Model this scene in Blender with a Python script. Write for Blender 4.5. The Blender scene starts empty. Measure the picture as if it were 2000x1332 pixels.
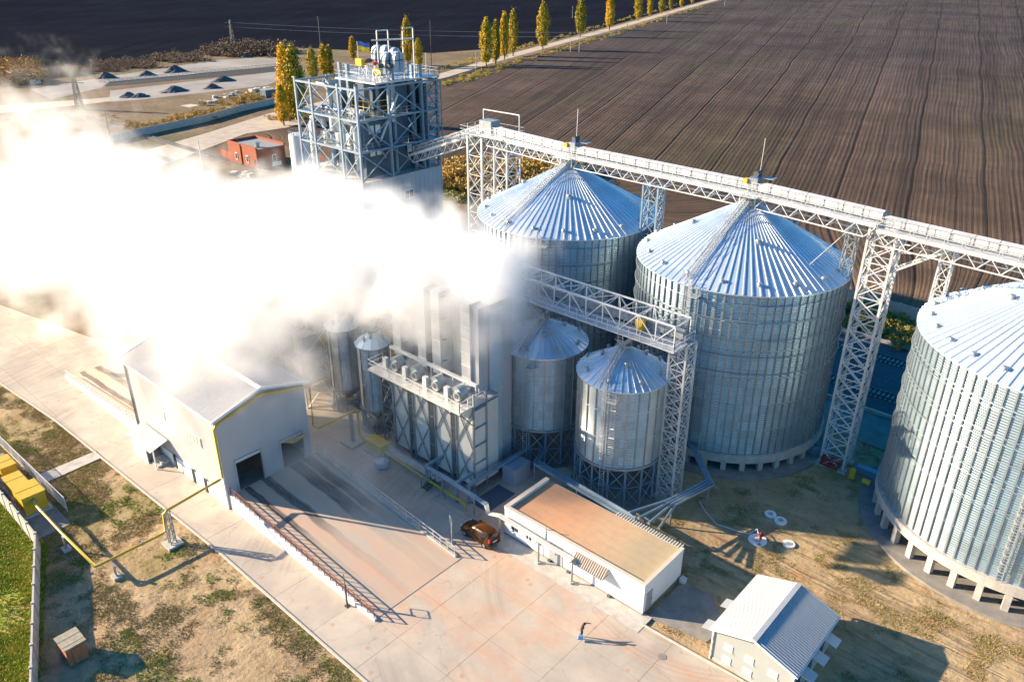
import bpy, math, random
from mathutils import Vector, Matrix
random.seed(7)
R = math.radians
S = bpy.context.scene
COL = S.collection
# ------------------------------------------------------------ camera
F_PX, CXP, CYP, HC = 1555.0, 1000.0, 666.0, 55.0
PITCH, YAW, ROLL = R(26.05), R(41.7), R(0.27)
cf = Vector((-math.sin(YAW)*math.cos(PITCH), math.cos(YAW)*math.cos(PITCH), -math.sin(PITCH)))
cr = Vector((math.cos(YAW), math.sin(YAW), 0)); cu = cr.cross(cf)
cr2 = cr*math.cos(ROLL) + cu*math.sin(ROLL); cu2 = cu*math.cos(ROLL) - cr*math.sin(ROLL)
CAM = Vector((0, 0, HC))
cam = bpy.data.objects.new('camera', bpy.data.cameras.new('camera'))
COL.objects.link(cam)
cam.data.sensor_width = 36; cam.data.lens = F_PX/2000*36
cam.data.clip_start = 0.5; cam.data.clip_end = 6000
cam.matrix_world = Matrix(((cr2.x, cu2.x, -cf.x, 0), (cr2.y, cu2.y, -cf.y, 0), (cr2.z, cu2.z, -cf.z, HC), (0, 0, 0, 1)))
S.camera = cam
# ------------------------------------------------------------ light
SUN_AZ, SUN_EL = 31.0, 21.0          # azimuth the light travels to (from +X), elevation
W = bpy.data.worlds.new('World'); S.world = W; W.use_nodes = True
wn = W.node_tree.nodes; wl = W.node_tree.links; wn.clear()
sky = wn.new('ShaderNodeTexSky'); sky.sky_type = 'NISHITA'; sky.sun_disc = False
sky.sun_elevation = R(SUN_EL); sky.sun_rotation = R(180+90-SUN_AZ)
sky.air_density = 1.0; sky.dust_density = 0.6; sky.ozone_density = 2.5
bg = wn.new('ShaderNodeBackground'); bg.inputs[1].default_value = 0.085
wo = wn.new('ShaderNodeOutputWorld')
hs = wn.new('ShaderNodeHueSaturation'); hs.inputs['Saturation'].default_value = 1.9; wl.new(sky.outputs[0], hs.inputs['Color']); wl.new(hs.outputs[0], bg.inputs[0]); wl.new(bg.outputs[0], wo.inputs[0])
sd = bpy.data.lights.new('sun', 'SUN'); sd.energy = 5.0; sd.angle = R(0.5); sd.color = (1.0, 0.81, 0.57)
sun = bpy.data.objects.new('sun', sd); COL.objects.link(sun)
sv = Vector((math.cos(R(SUN_AZ))*math.cos(R(SUN_EL)), math.sin(R(SUN_AZ))*math.cos(R(SUN_EL)), -math.sin(R(SUN_EL))))
sun.rotation_euler = (-sv).to_track_quat('Z', 'Y').to_euler(); sun.location = (-80, -20, 90)
S.view_settings.view_transform = 'Standard'; S.view_settings.look = 'None'
S.view_settings.exposure = 1.45; S.view_settings.gamma = 1; S.view_settings.use_curve_mapping = False
S.cycles.max_bounces = 12; S.cycles.volume_bounces = 9; S.cycles.diffuse_bounces = 3; S.cycles.glossy_bounces = 3
S.cycles.volume_max_steps = 256; S.cycles.volume_step_rate = 2.0

# ------------------------------------------------------------ pixel helpers (photo survey -> metres on a real plane)
def ray(x, y): return cf*F_PX + cr2*(x-CXP) - cu2*(y-CYP)
def G(x, y, z=0.0):
    d = ray(x, y); return CAM + d*((z-HC)/d.z)
def GY(x, y, Y):
    d = ray(x, y); return CAM + d*(Y/d.y)
def GX(x, y, X):
    d = ray(x, y); return CAM + d*(X/d.x)

# ------------------------------------------------------------ mesh helpers
class MB:
    def __init__(s): s.v = []; s.f = []; s.sm = []
    def add(s, vs, fs, smooth=False):
        o = len(s.v); s.v += [tuple(p) for p in vs]; s.f += [tuple(i+o for i in q) for q in fs]; s.sm += [smooth]*len(fs); return s
    def box(s, a, b, rz=0.0, taper=None):
        (x0, y0, z0), (x1, y1, z1) = a, b
        vs = [(x0,y0,z0),(x1,y0,z0),(x1,y1,z0),(x0,y1,z0),(x0,y0,z1),(x1,y0,z1),(x1,y1,z1),(x0,y1,z1)]
        if rz:
            cx, cy = (x0+x1)/2, (y0+y1)/2; c, n = math.cos(rz), math.sin(rz)
            vs = [(cx+(x-cx)*c-(y-cy)*n, cy+(x-cx)*n+(y-cy)*c, z) for x, y, z in vs]
        s.add(vs, [(0,3,2,1),(4,5,6,7),(0,1,5,4),(1,2,6,5),(2,3,7,6),(3,0,4,7)]); return s
    def bar(s, p, q, w, h=None):
        h = h or w; p = Vector(p); q = Vector(q); d = (q-p)
        if d.length < 1e-6: return s
        d.normalize()
        up = Vector((0,0,1)) if abs(d.z) < .95 else Vector((1,0,0))
        a = d.cross(up).normalized()*w/2; b = a.cross(d).normalized()*h/2
        vs = [p-a-b, p+a-b, p+a+b, p-a+b, q-a-b, q+a-b, q+a+b, q-a+b]
        s.add(vs, [(0,1,2,3),(7,6,5,4),(0,4,5,1),(1,5,6,2),(2,6,7,3),(3,7,4,0)]); return s
    def tube(s, pts, r, n=8, cap=True):
        pts = [Vector(p) for p in pts]; o = len(s.v); rings = []
        rr = r if isinstance(r, (list, tuple)) else [r]*len(pts)
        for i, p in enumerate(pts):
            d = (pts[min(i+1, len(pts)-1)]-pts[max(i-1, 0)]).normalized()
            up = Vector((0,0,1)) if abs(d.z) < .95 else Vector((1,0,0))
            a = d.cross(up).normalized(); b = a.cross(d)
            rings.append([p+(a*math.cos(t)+b*math.sin(t))*rr[i] for t in [2*math.pi*k/n for k in range(n)]])
        vs = [v for g in rings for v in g]; fs = []
        for i in range(len(pts)-1):
            for k in range(n): fs.append((i*n+k, i*n+(k+1)%n, (i+1)*n+(k+1)%n, (i+1)*n+k))
        s.add(vs, fs, True)
        if cap: s.add(rings[0], [tuple(range(n))[::-1]]); s.add(rings[-1], [tuple(range(n))])
        return s
    def cyl(s, c, r, z0, z1, n=24, r1=None, cap=True):
        r1 = r if r1 is None else r1; vs = []
        for z, q in ((z0, r), (z1, r1)): vs += [(c[0]+q*math.cos(2*math.pi*k/n), c[1]+q*math.sin(2*math.pi*k/n), z) for k in range(n)]
        s.add(vs, [(k, (k+1)%n, n+(k+1)%n, n+k) for k in range(n)], True)
        if cap: s.add(vs[:n], [tuple(range(n))[::-1]]); s.add(vs[n:], [tuple(range(n))])
        return s
    def ring(s, c, r0, r1, z0, z1, n=64):       # hollow ring of rectangular section
        vs = []
        for k in range(n):
            t = 2*math.pi*k/n; cc, ss = math.cos(t), math.sin(t)
            vs += [(c[0]+r0*cc, c[1]+r0*ss, z0), (c[0]+r1*cc, c[1]+r1*ss, z0), (c[0]+r1*cc, c[1]+r1*ss, z1), (c[0]+r0*cc, c[1]+r0*ss, z1)]
        fs = []
        for k in range(n):
            a = k*4; b = ((k+1)%n)*4
            fs += [(a, b, b+1, a+1), (a+1, b+1, b+2, a+2), (a+2, b+2, b+3, a+3), (a+3, b+3, b, a)]
        s.add(vs, fs, False); return s
    def poly(s, pts, z0, z1):                     # prism over a CCW plan polygon
        n = len(pts); vs = [(p[0], p[1], z0) for p in pts]+[(p[0], p[1], z1) for p in pts]
        s.add(vs, [tuple(range(n))[::-1], tuple(range(n, 2*n))]+[(k, (k+1)%n, n+(k+1)%n, n+k) for k in range(n)]); return s
    def sheet(s, pts, z):
        s.add([(p[0], p[1], z if len(p) < 3 else p[2]) for p in pts], [tuple(range(len(pts)))]); return s
    def quad(s, *p): s.add(p, [tuple(range(len(p)))]); return s
    def mesh(s, name, m, off=(0, 0, 0)):
        me = bpy.data.meshes.new(name); ox, oy, oz = off
        me.from_pydata([(x-ox, y-oy, z-oz) for x, y, z in s.v], [], s.f)
        me.polygons.foreach_set('use_smooth', s.sm)
        for q in (m if isinstance(m, (list, tuple)) else [m]): me.materials.append(q)
        me.update(); return me
    def build(s, name, m, parent=None, **kw):
        if parent is not None: off = wloc(parent)
        else:
            xs, ys, zs = zip(*s.v); off = ((min(xs)+max(xs))/2, (min(ys)+max(ys))/2, min(zs))
        o = bpy.data.objects.new(name, s.mesh(name, m, off)); COL.objects.link(o)
        if parent is not None: o.parent = parent
        else: o.location = off
        for k, v in kw.items(): o[k] = v
        return o
WL = {}
def wloc(o):
    v = Vector((0, 0, 0))
    while o is not None: v += o.location; o = o.parent
    return v
def thing(name, label, cat, loc=(0, 0, 0), group=None):
    o = bpy.data.objects.new(name, None); COL.objects.link(o); o.location = loc; o.empty_display_size = .3
    o['label'] = label; o['category'] = cat
    if group: o['group'] = group
    return o
def tag(o, label, cat, group=None):
    o['label'] = label; o['category'] = cat
    if group: o['group'] = group
    return o
def struct(mb, name, m, kind='structure', **kw):
    o = mb.build(name, m, None, **kw); o['kind'] = kind; return o
UC = {}
def beam(name, p, q, w, m, parent, h=None):
    """one straight member as its own object: a shared unit box stretched between two joints"""
    key = ('b', m.name)
    if key not in UC: UC[key] = MB().box((-.5, -.5, -.5), (.5, .5, .5)).mesh('beam', m)
    h = h or w; p = Vector(p); q = Vector(q); d = q-p; L = d.length
    if L < 1e-4: return
    d.normalize(); up = Vector((0,0,1)) if abs(d.z) < .95 else Vector((1,0,0))
    a = d.cross(up).normalized(); b = a.cross(d).normalized()
    o = bpy.data.objects.new(name, UC[key]); COL.objects.link(o); o.parent = parent
    c = (p+q)/2 - wloc(parent)
    M = Matrix(((a.x*w, d.x*L, b.x*h, c.x), (a.y*w, d.y*L, b.y*h, c.y), (a.z*w, d.z*L, b.z*h, c.z), (0,0,0,1)))
    o.matrix_local = M
    return o
def inst(name, me, parent, loc=(0,0,0), rz=0.0):
    o = bpy.data.objects.new(name, me); COL.objects.link(o); o.parent = parent
    o.location = Vector(loc)-(wloc(parent) if parent else Vector((0,0,0))); o.rotation_euler = (0, 0, rz); return o
def copy_tree(o, parent=None):
    c = o.copy(); COL.objects.link(c)
    if parent is not None: c.parent = parent
    for ch in list(o.children): copy_tree(ch, c)
    return c

# ------------------------------------------------------------ materials
M = {}
def nt(name):
    m = bpy.data.materials.new(name); m.use_nodes = True; M[name] = m
    t = m.node_tree; t.nodes.clear()
    o = t.nodes.new('ShaderNodeOutputMaterial'); b = t.nodes.new('ShaderNodeBsdfPrincipled'); t.links.new(b.outputs[0], o.inputs[0])
    return m, t, b
class N:
    """tiny node builder"""
    def __init__(s, t): s.t = t
    def n(s, ty, **kw):
        x = s.t.nodes.new(ty)
        for k, v in kw.items(): setattr(x, k, v)
        return x
    def l(s, a, b): s.t.links.new(a, b)
    def put(s, sock, v):
        if hasattr(v, 'is_linked') or hasattr(v, 'links'): s.l(v, sock)
        else: sock.default_value = v
    def coord(s, which='Object'): return s.n('ShaderNodeTexCoord').outputs[which]
    def geo(s): return s.n('ShaderNodeNewGeometry').outputs['Position']
    def map(s, v, scale=(1,1,1), rot=(0,0,0), loc=(0,0,0)):
        x = s.n('ShaderNodeMapping'); s.l(v, x.inputs[0]); x.inputs['Scale'].default_value = scale; x.inputs['Rotation'].default_value = rot; x.inputs['Location'].default_value = loc; return x.outputs[0]
    def noise(s, v, scale, detail=4, rough=.55, dist=0.0):
        x = s.n('ShaderNodeTexNoise'); s.l(v, x.inputs['Vector']); x.inputs['Scale'].default_value = scale; x.inputs['Detail'].default_value = detail; x.inputs['Roughness'].default_value = rough; x.inputs['Distortion'].default_value = dist; return x.outputs[0]
    def wave(s, v, scale, dist=0, axis='X', detail=2, dscale=1):
        x = s.n('ShaderNodeTexWave', bands_direction=axis); s.l(v, x.inputs['Vector']); x.inputs['Scale'].default_value = scale; x.inputs['Distortion'].default_value = dist; x.inputs['Detail'].default_value = detail; x.inputs['Detail Scale'].default_value = dscale; return x.outputs['Fac']
    def vor(s, v, scale, out='Distance', feature='F1'):
        x = s.n('ShaderNodeTexVoronoi', feature=feature); s.l(v, x.inputs['Vector']); x.inputs['Scale'].default_value = scale; return x.outputs[out]
    def ramp(s, v, pts, interp='LINEAR'):
        x = s.n('ShaderNodeValToRGB'); s.l(v, x.inputs[0]); x.color_ramp.interpolation = interp; e = x.color_ramp.elements
        while len(e) < len(pts): e.new(.5)
        for i, (p, c) in enumerate(pts):
            e[i].position = p; e[i].color = (c, c, c, 1) if isinstance(c, (int, float)) else (*c, 1)
        return x.outputs[0]
    def mix(s, f, a, b, mode='MIX'):
        x = s.n('ShaderNodeMix', data_type='RGBA', blend_type=mode)
        s.put(x.inputs[0], f)
        for i, c in ((6, a), (7, b)):
            if isinstance(c, tuple): x.inputs[i].default_value = (*c, 1)
            else: s.l(c, x.inputs[i])
        return x.outputs[2]
    def math(s, op, a, b=0.0, c=0.0, clamp=False):
        x = s.n('ShaderNodeMath', operation=op, use_clamp=clamp); s.put(x.inputs[0], a); s.put(x.inputs[1], b); s.put(x.inputs[2], c); return x.outputs[0]
    def sep(s, v): x = s.n('ShaderNodeSeparateXYZ'); s.l(v, x.inputs[0]); return x.outputs
    def comb(s, a, b, c):
        x = s.n('ShaderNodeCombineXYZ')
        for i, q in enumerate((a, b, c)): s.put(x.inputs[i], q)
        return x.outputs[0]
    def bump(s, h, strength=.5, dist=.1, b=None):
        x = s.n('ShaderNodeBump'); x.inputs['Strength'].default_value = strength; x.inputs['Distance'].default_value = dist; s.l(h, x.inputs['Height']); return x.outputs[0]
def mat(name, col, rough=.6, metal=0.0, var=.12, vscale=1.5, bump=0.0, bscale=8, dirt=None, dirt_amt=.3, spec=.5):
    m, t, b = nt(name); n = N(t); p = n.geo()
    f = n.noise(p, vscale, 5)
    c = n.mix(n.ramp(f, [(.3, 0), (.7, 1)]), tuple(x*(1-var) for x in col), tuple(min(1, x*(1+var)) for x in col))
    if dirt: c = n.mix(n.ramp(n.noise(n.map(p, (1, 1, .35)), vscale*.7, 7, .7), [(.52, 0), (.72, dirt_amt)]), c, dirt)
    n.l(c, b.inputs['Base Color']); b.inputs['Roughness'].default_value = rough; b.inputs['Metallic'].default_value = metal
    b.inputs['Specular IOR Level'].default_value = spec
    if bump: n.l(n.bump(n.noise(p, bscale, 5), bump, .05), b.inputs['Normal'])
    return m
def plain(name, col, rough=.5, metal=0.0, **k): return mat(name, col, rough, metal, var=.05, **k)
# ------------------------------------------------------------ the materials
mat('white_steel', (.62, .63, .64), .45, .35, dirt=(.35, .3, .25), dirt_amt=.25, vscale=.8)
mat('galv_steel', (.34, .38, .41), .42, .6, vscale=2)
mat('blue_steel', (.22, .31, .40), .45, .3, vscale=1)
mat('galv_rail', (.55, .57, .6), .45, .5, vscale=2)
mat('dark_steel', (.10, .11, .12), .5, .4)
mat('concrete', (.46, .43, .39), .85, 0, .15, 1.2, .5, 6, dirt=(.28, .24, .19), dirt_amt=.5)
mat('concrete_dark', (.24, .225, .205), .9, 0, .2, .8, .5, 6, dirt=(.13, .11, .09), dirt_amt=.5)
mat('white_wall', (.78, .77, .76), .7, 0, .03, .5, dirt=(.6, .55, .48), dirt_amt=.22)
mat('grey_panel', (.47, .47, .49), .5, .15, .04, .4, dirt=(.5, .47, .43), dirt_amt=.2)
mat('blue_panel', (.40, .45, .53), .45, .3, .06, .3)
mat('cream_panel', (.74, .72, .67), .45, .3, .05, .5, dirt=(.45, .4, .33), dirt_amt=.3)
mat('dark_panel', (.09, .13, .18), .5, .3, .15, .5)
mat('yellow_paint', (.62, .40, .03), .4, 0, .06, 2, dirt=(.35, .24, .08), dirt_amt=.25)
mat('red_paint', (.45, .03, .03), .4)
mat('blue_paint', (.03, .12, .42), .4)
mat('brick_wall', (.30, .085, .045), .85, 0, .18, 4)
mat('brick_hut', (.42, .16, .08), .9, 0, .25, 5, .5, 10)
mat('roof_felt', (.27, .27, .27), .9, 0, .12, 1)
mat('plank_roof', (.32, .29, .22), .9, 0, .2, 3)
mat('glass', (.05, .07, .09), .12, 0, .05)
mat('white_frame', (.75, .75, .75), .5)
mat('rubber', (.02, .02, .02), .8)
mat('dark_gap', (.03, .03, .03), .8)
mat('grey_metal_door', (.38, .40, .42), .5, .2)
mat('pile', (.10, .10, .11), .95, 0, .3, .8, .8, 3)
mat('pale_rubble', (.5, .46, .4), .9, 0, .25, 1, .6, 3)
mat('asphalt_far', (.30, .27, .24), .95, 0, .25, .05, dirt=(.17, .15, .13), dirt_amt=.8)
mat('dirt_road', (.46, .38, .30), .95, 0, .15, .3, .3, 2, dirt=(.3, .24, .18), dirt_amt=.6)
mat('ballast', (.09, .09, .10), .95, 0, .3, 3, .6, 8)
mat('sleeper', (.33, .32, .30), .9)
mat('rail_steel', (.2, .17, .15), .4, .7)
mat('poplar_trunk', (.12, .09, .06), .9)
mat('kerb', (.50, .46, .40), .9, 0, .12, 2)

def m_silo_wall(name, tone, pitch):
    m, t, b = nt(name); n = N(t); p = n.coord('Object'); s = n.sep(p)
    ang = n.math('ARCTAN2', s[1], s[0])
    ia = n.math('FLOOR', n.math('MULTIPLY', ang, 39/(2*math.pi))); iz = n.math('FLOOR', n.math('MULTIPLY', s[2], 1/1.12))
    wn_ = n.n('ShaderNodeTexWhiteNoise'); n.l(n.comb(ia, iz, 3.0), wn_.inputs['Vector'])
    wz = n.n('ShaderNodeTexWhiteNoise'); n.l(n.comb(iz, 7.0, 3.0), wz.inputs['Vector'])
    v = n.math('ADD', n.math('MULTIPLY', wn_.outputs[0], .7), n.math('MULTIPLY', wz.outputs[0], .15))
    c = n.mix(v, tuple(x*.82 for x in tone), tuple(x*1.12 for x in tone))
    c = n.mix(n.ramp(n.noise(n.map(p, (1, 1, .12)), 1.3, 6, .7), [(.5, 0), (.75, .35)]), c, (.34, .33, .30))
    low = n.math('MULTIPLY', n.math('SUBTRACT', 7.5, s[2]), .16, clamp=True)
    dust = n.math('MULTIPLY', n.ramp(n.noise(n.map(p, (1, 1, .5)), .8, 7, .7), [(.35, 0), (.7, 1)]), n.math('ADD', .12, n.math('MULTIPLY', low, .5)))
    c = n.mix(dust, c, (.42, .37, .30))
    run = n.ramp(n.noise(n.map(p, (5, 5, .07)), 1.0, 4, .8), [(.56, 0), (.72, .5)])
    c = n.mix(run, c, (.20, .21, .21))
    n.l(c, b.inputs['Base Color']); b.inputs['Metallic'].default_value = .72; b.inputs['Roughness'].default_value = .36
    h = n.math('SINE', n.math('MULTIPLY', s[2], 2*math.pi/pitch))
    seam = n.math('LESS_THAN', n.math('FRACT', n.math('MULTIPLY', s[2], 1/1.12)), .05)
    h = n.math('SUBTRACT', h, n.math('MULTIPLY', seam, 1.5))
    n.l(n.bump(h, .75, .03), b.inputs['Normal'])
m_silo_wall('silo_wall', (.44, .59, .67), .26)
m_silo_wall('bin_wall', (.57, .63, .66), .22)
def m_roof():
    m, t, b = nt('silo_roof'); n = N(t); p = n.coord('Object')
    f = n.noise(p, .6, 5, .6)
    oi = n.n('ShaderNodeObjectInfo').outputs['Random']
    c = n.mix(oi, (.56, .67, .78), (.66, .76, .86))
    c = n.mix(n.ramp(f, [(.45, 0), (.7, .4)]), c, (.46, .49, .52))
    c = n.mix(n.ramp(n.noise(p, 2.3, 7, .75), [(.52, 0), (.75, .55)]), c, (.40, .39, .36))
    n.l(c, b.inputs['Base Color']); b.inputs['Metallic'].default_value = .5; b.inputs['Roughness'].default_value = .36
m_roof()
def m_pave():
    m, t, b = nt('paving'); n = N(t); p = n.geo(); oi = n.n('ShaderNodeObjectInfo').outputs['Random']
    c = n.mix(oi, (.49, .42, .335), (.54, .465, .375))
    f = n.noise(p, .22, 8, .62, .4)
    c = n.mix(n.ramp(f, [(.38, 0), (.62, 1)]), c, (.41, .355, .30))
    # orange grain dust swept along the yard
    d = n.noise(n.map(p, (.06, .17, .1), (0, 0, .2)), 1.6, 8, .66, .8)
    s = n.sep(p)
    near = n.math('MULTIPLY', n.math('SMOOTH_MIN', n.math('MULTIPLY', n.math('ADD', s[0], 62), .08, clamp=True), 1, .1), n.math('MULTIPLY', n.math('SUBTRACT', s[1], 31), .3, clamp=True))
    c = n.mix(n.math('MULTIPLY', n.ramp(d, [(.44, 0), (.66, .62)]), near), c, (.56, .30, .18))
    # tyre sweep arcs
    dx = n.math('ADD', s[0], 26); dy = n.math('SUBTRACT', s[1], 58)
    rr = n.math('SQRT', n.math('ADD', n.math('MULTIPLY', dx, dx), n.math('MULTIPLY', dy, dy)))
    arc = n.math('MULTIPLY', n.noise(n.comb(rr, 0.0, 0.0), 1.1, 6, .8), n.ramp(n.noise(p, .07, 2), [(.35, 0), (.6, 1)]))
    c = n.mix(n.ramp(arc, [(.36, 0), (.60, .55)]), c, (.25, .22, .19))
    ve = n.n('ShaderNodeTexVoronoi', feature='DISTANCE_TO_EDGE'); ve.inputs['Scale'].default_value = .13
    pw = n.n('ShaderNodeVectorMath', operation='ADD'); n.l(p, pw.inputs[0]); nz = n.n('ShaderNodeTexNoise'); nz.inputs['Scale'].default_value = .6; nz.inputs['Detail'].default_value = 5; n.l(p, nz.inputs['Vector']); sc_ = n.n('ShaderNodeVectorMath', operation='SCALE'); sc_.inputs[3].default_value = 2.2; n.l(nz.outputs[1], sc_.inputs[0]); n.l(sc_.outputs[0], pw.inputs[1]); n.l(pw.outputs[0], ve.inputs['Vector'])
    c = n.mix(n.math('MULTIPLY', n.ramp(ve.outputs['Distance'], [(.002, .3), (.006, 0)]), n.ramp(n.noise(p, .05, 2), [(.45, 0), (.55, 1)])), c, (.16, .13, .11))
    # small stains
    v = n.vor(n.map(p, (1, 1, 1)), .45)
    c = n.mix(n.ramp(v, [(.06, .55), (.13, 0)]), c, (.42, .22, .13))
    sp = n.noise(p, 2.2, 8, .75)
    c = n.mix(n.ramp(sp, [(.56, 0), (.8, .5)]), c, (.27, .24, .21))
    n.l(c, b.inputs['Base Color']); b.inputs['Roughness'].default_value = .85
    n.l(n.bump(n.noise(p, 5, 6, .7), .35, .03), b.inputs['Normal'])
m_pave()
def m_ramp():
    m, t, b = nt('ramp_concrete'); n = N(t); p = n.geo(); s = n.sep(p)
    f = n.noise(p, .3, 8, .6)
    c = n.mix(n.ramp(f, [(.35, 0), (.65, 1)]), (.56, .42, .31), (.47, .41, .34))
    d = n.noise(n.map(p, (.05, .35, .1)), 1.8, 8, .6, .4)
    c = n.mix(n.ramp(d, [(.42, 0), (.66, .6)]), c, (.60, .34, .23))
    # four dark wheel tracks down the ramp, painted stronger where the shed's shade falls
    tr = None
    for yy, w in ((34.3, .35), (36.6, .5), (40.4, .75), (42.0, .6)):
        wob = n.math('MULTIPLY', n.math('SUBTRACT', n.noise(n.comb(s[0], yy, 0.0), .25, 2), .5), .8)
        q = n.math('ABSOLUTE', n.math('SUBTRACT', n.math('ADD', s[1], wob), yy))
        q = n.math('SUBTRACT', 1.0, n.math('MULTIPLY', q, 1/w*.75), clamp=True)
        tr = q if tr is None else n.math('MAXIMUM', tr, q)
    fade = n.ramp(n.math('MULTIPLY', n.math('ADD', s[0], 70), 1/26.0), [(0, .9), (.36, .85), (.52, .22), (1, .05)])
    tr = n.math('MULTIPLY', n.math('MULTIPLY', n.ramp(tr, [(.05, 0), (.4, 1)]), fade), n.ramp(n.noise(n.map(p, (.3, 2, 1)), 1.5, 5, .7), [(.3, .6), (.6, 1)]))
    c = n.mix(tr, c, (.06, .055, .06))
    n.l(c, b.inputs['Base Color']); b.inputs['Roughness'].default_value = .85
    n.l(n.bump(n.noise(p, 5, 6, .7), .3, .03), b.inputs['Normal'])
m_ramp()
def m_roofmem():
    m, t, b = nt('roof_membrane'); n = N(t); p = n.geo(); s = n.sep(p)
    g = n.ramp(n.math('ADD', n.math('MULTIPLY', n.math('ADD', s[0], 45), 1/17.5), n.math('MULTIPLY', n.noise(p, .35, 5), .35)), [(.5, (.58, .31, .17)), (.85, (.54, .37, .23)), (1.0, (.44, .35, .22))])
    g = n.mix(n.ramp(n.noise(p, 1.2, 7, .7), [(.45, 0), (.75, .5)]), g, (.36, .26, .18))
    seam = n.math('LESS_THAN', n.math('FRACT', n.math('MULTIPLY', s[1], .95)), .04)
    g = n.mix(n.math('MULTIPLY', seam, .4), g, (.25, .18, .13))
    n.l(g, b.inputs['Base Color']); b.inputs['Roughness'].default_value = .9
m_roofmem()
def m_field(name, near_col, dark_col, strength):
    m, t, b = nt(name); n = N(t); p = n.geo(); s = n.sep(p)
    dx = n.math('SUBTRACT', s[0], 139.0); dy = n.math('ADD', s[1], 494.0)
    th = n.math('ARCTAN2', dx, dy)
    q = n.math('SUBTRACT', 196.0, s[1]); q = n.math('MAXIMUM', q, 0.0)
    bend = n.math('MULTIPLY', n.math('POWER', q, 1.75), .045)
    sgn = n.math('SINE', n.math('ADD', n.math('MULTIPLY', s[0], .045), .6))
    bend = n.math('MULTIPLY', bend, n.math('ADD', .55, n.math('MULTIPLY', sgn, .8)))
    wob = n.math('MULTIPLY', n.noise(p, .008, 3), 4.0)
    u = n.math('ADD', n.math('ADD', n.math('MULTIPLY', th, 820.0), bend), wob)
    along = n.math('MULTIPLY', s[1], .012)
    l1 = n.noise(n.comb(u, along, 0.0), .8, 5, .75)
    l2 = n.noise(n.comb(u, along, 5.0), .13, 3, .6)
    fine = n.math('SINE', n.math('MULTIPLY', u, 2*math.pi/1.35))
    tram = n.math('ABSOLUTE', n.math('SUBTRACT', n.math('FRACT', n.math('MULTIPLY', u, 1/19.0)), .5))
    tram = n.math('SUBTRACT', 1.0, n.math('MULTIPLY', tram, 30.0), clamp=True)
    v = n.math('ADD', n.math('MULTIPLY', l1, .62), n.math('ADD', n.math('MULTIPLY', l2, .38), n.math('MULTIPLY', fine, .055)))
    # loam gets browner towards the yard and greyer far out
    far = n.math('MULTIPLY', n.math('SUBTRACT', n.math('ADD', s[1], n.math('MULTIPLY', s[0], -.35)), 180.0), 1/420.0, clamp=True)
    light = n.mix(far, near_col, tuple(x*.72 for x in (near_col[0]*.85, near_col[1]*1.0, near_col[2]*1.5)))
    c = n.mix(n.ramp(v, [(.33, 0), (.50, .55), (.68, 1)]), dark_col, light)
    c = n.mix(n.math('MULTIPLY', tram, .6), c, tuple(x*.6 for x in dark_col))
    w = n.noise(p, .012, 6, .65)
    c = n.mix(n.ramp(w, [(.42, 0), (.62, .55)]), c, tuple(x*.8 for x in dark_col))
    w3 = n.noise(n.map(p, (1, 1, 1)), .11, 7, .75)
    c = n.mix(n.ramp(w3, [(.42, 0), (.7, .5)]), c, dark_col)
    g = n.ramp(n.noise(n.map(p, (1, .4, 1)), .02, 5, .6), [(.48, 0), (.66, .5)])
    c = n.mix(n.math('MULTIPLY', g, n.ramp(l1, [(.45, 0), (.6, 1)])), c, (.085, .095, .03) if near_col[0] > .05 else near_col)
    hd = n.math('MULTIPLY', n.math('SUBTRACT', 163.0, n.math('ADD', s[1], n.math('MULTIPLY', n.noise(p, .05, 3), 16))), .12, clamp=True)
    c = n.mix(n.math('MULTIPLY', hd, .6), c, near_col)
    n.l(c, b.inputs['Base Color']); b.inputs['Roughness'].default_value = .95; b.inputs['Specular IOR Level'].default_value = .12 if near_col[0] > .05 else 0.0
    h = n.math('ADD', n.math('ADD', v, n.math('MULTIPLY', tram, -.5)), n.math('MULTIPLY', n.noise(p, 1.2, 6, .7), .35))
    n.l(n.bump(h, strength, .5), b.inputs['Normal'])
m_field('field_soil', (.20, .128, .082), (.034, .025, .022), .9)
m_field('field_soil_left', (.028, .030, .036), (.012, .014, .019), .3)
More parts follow.
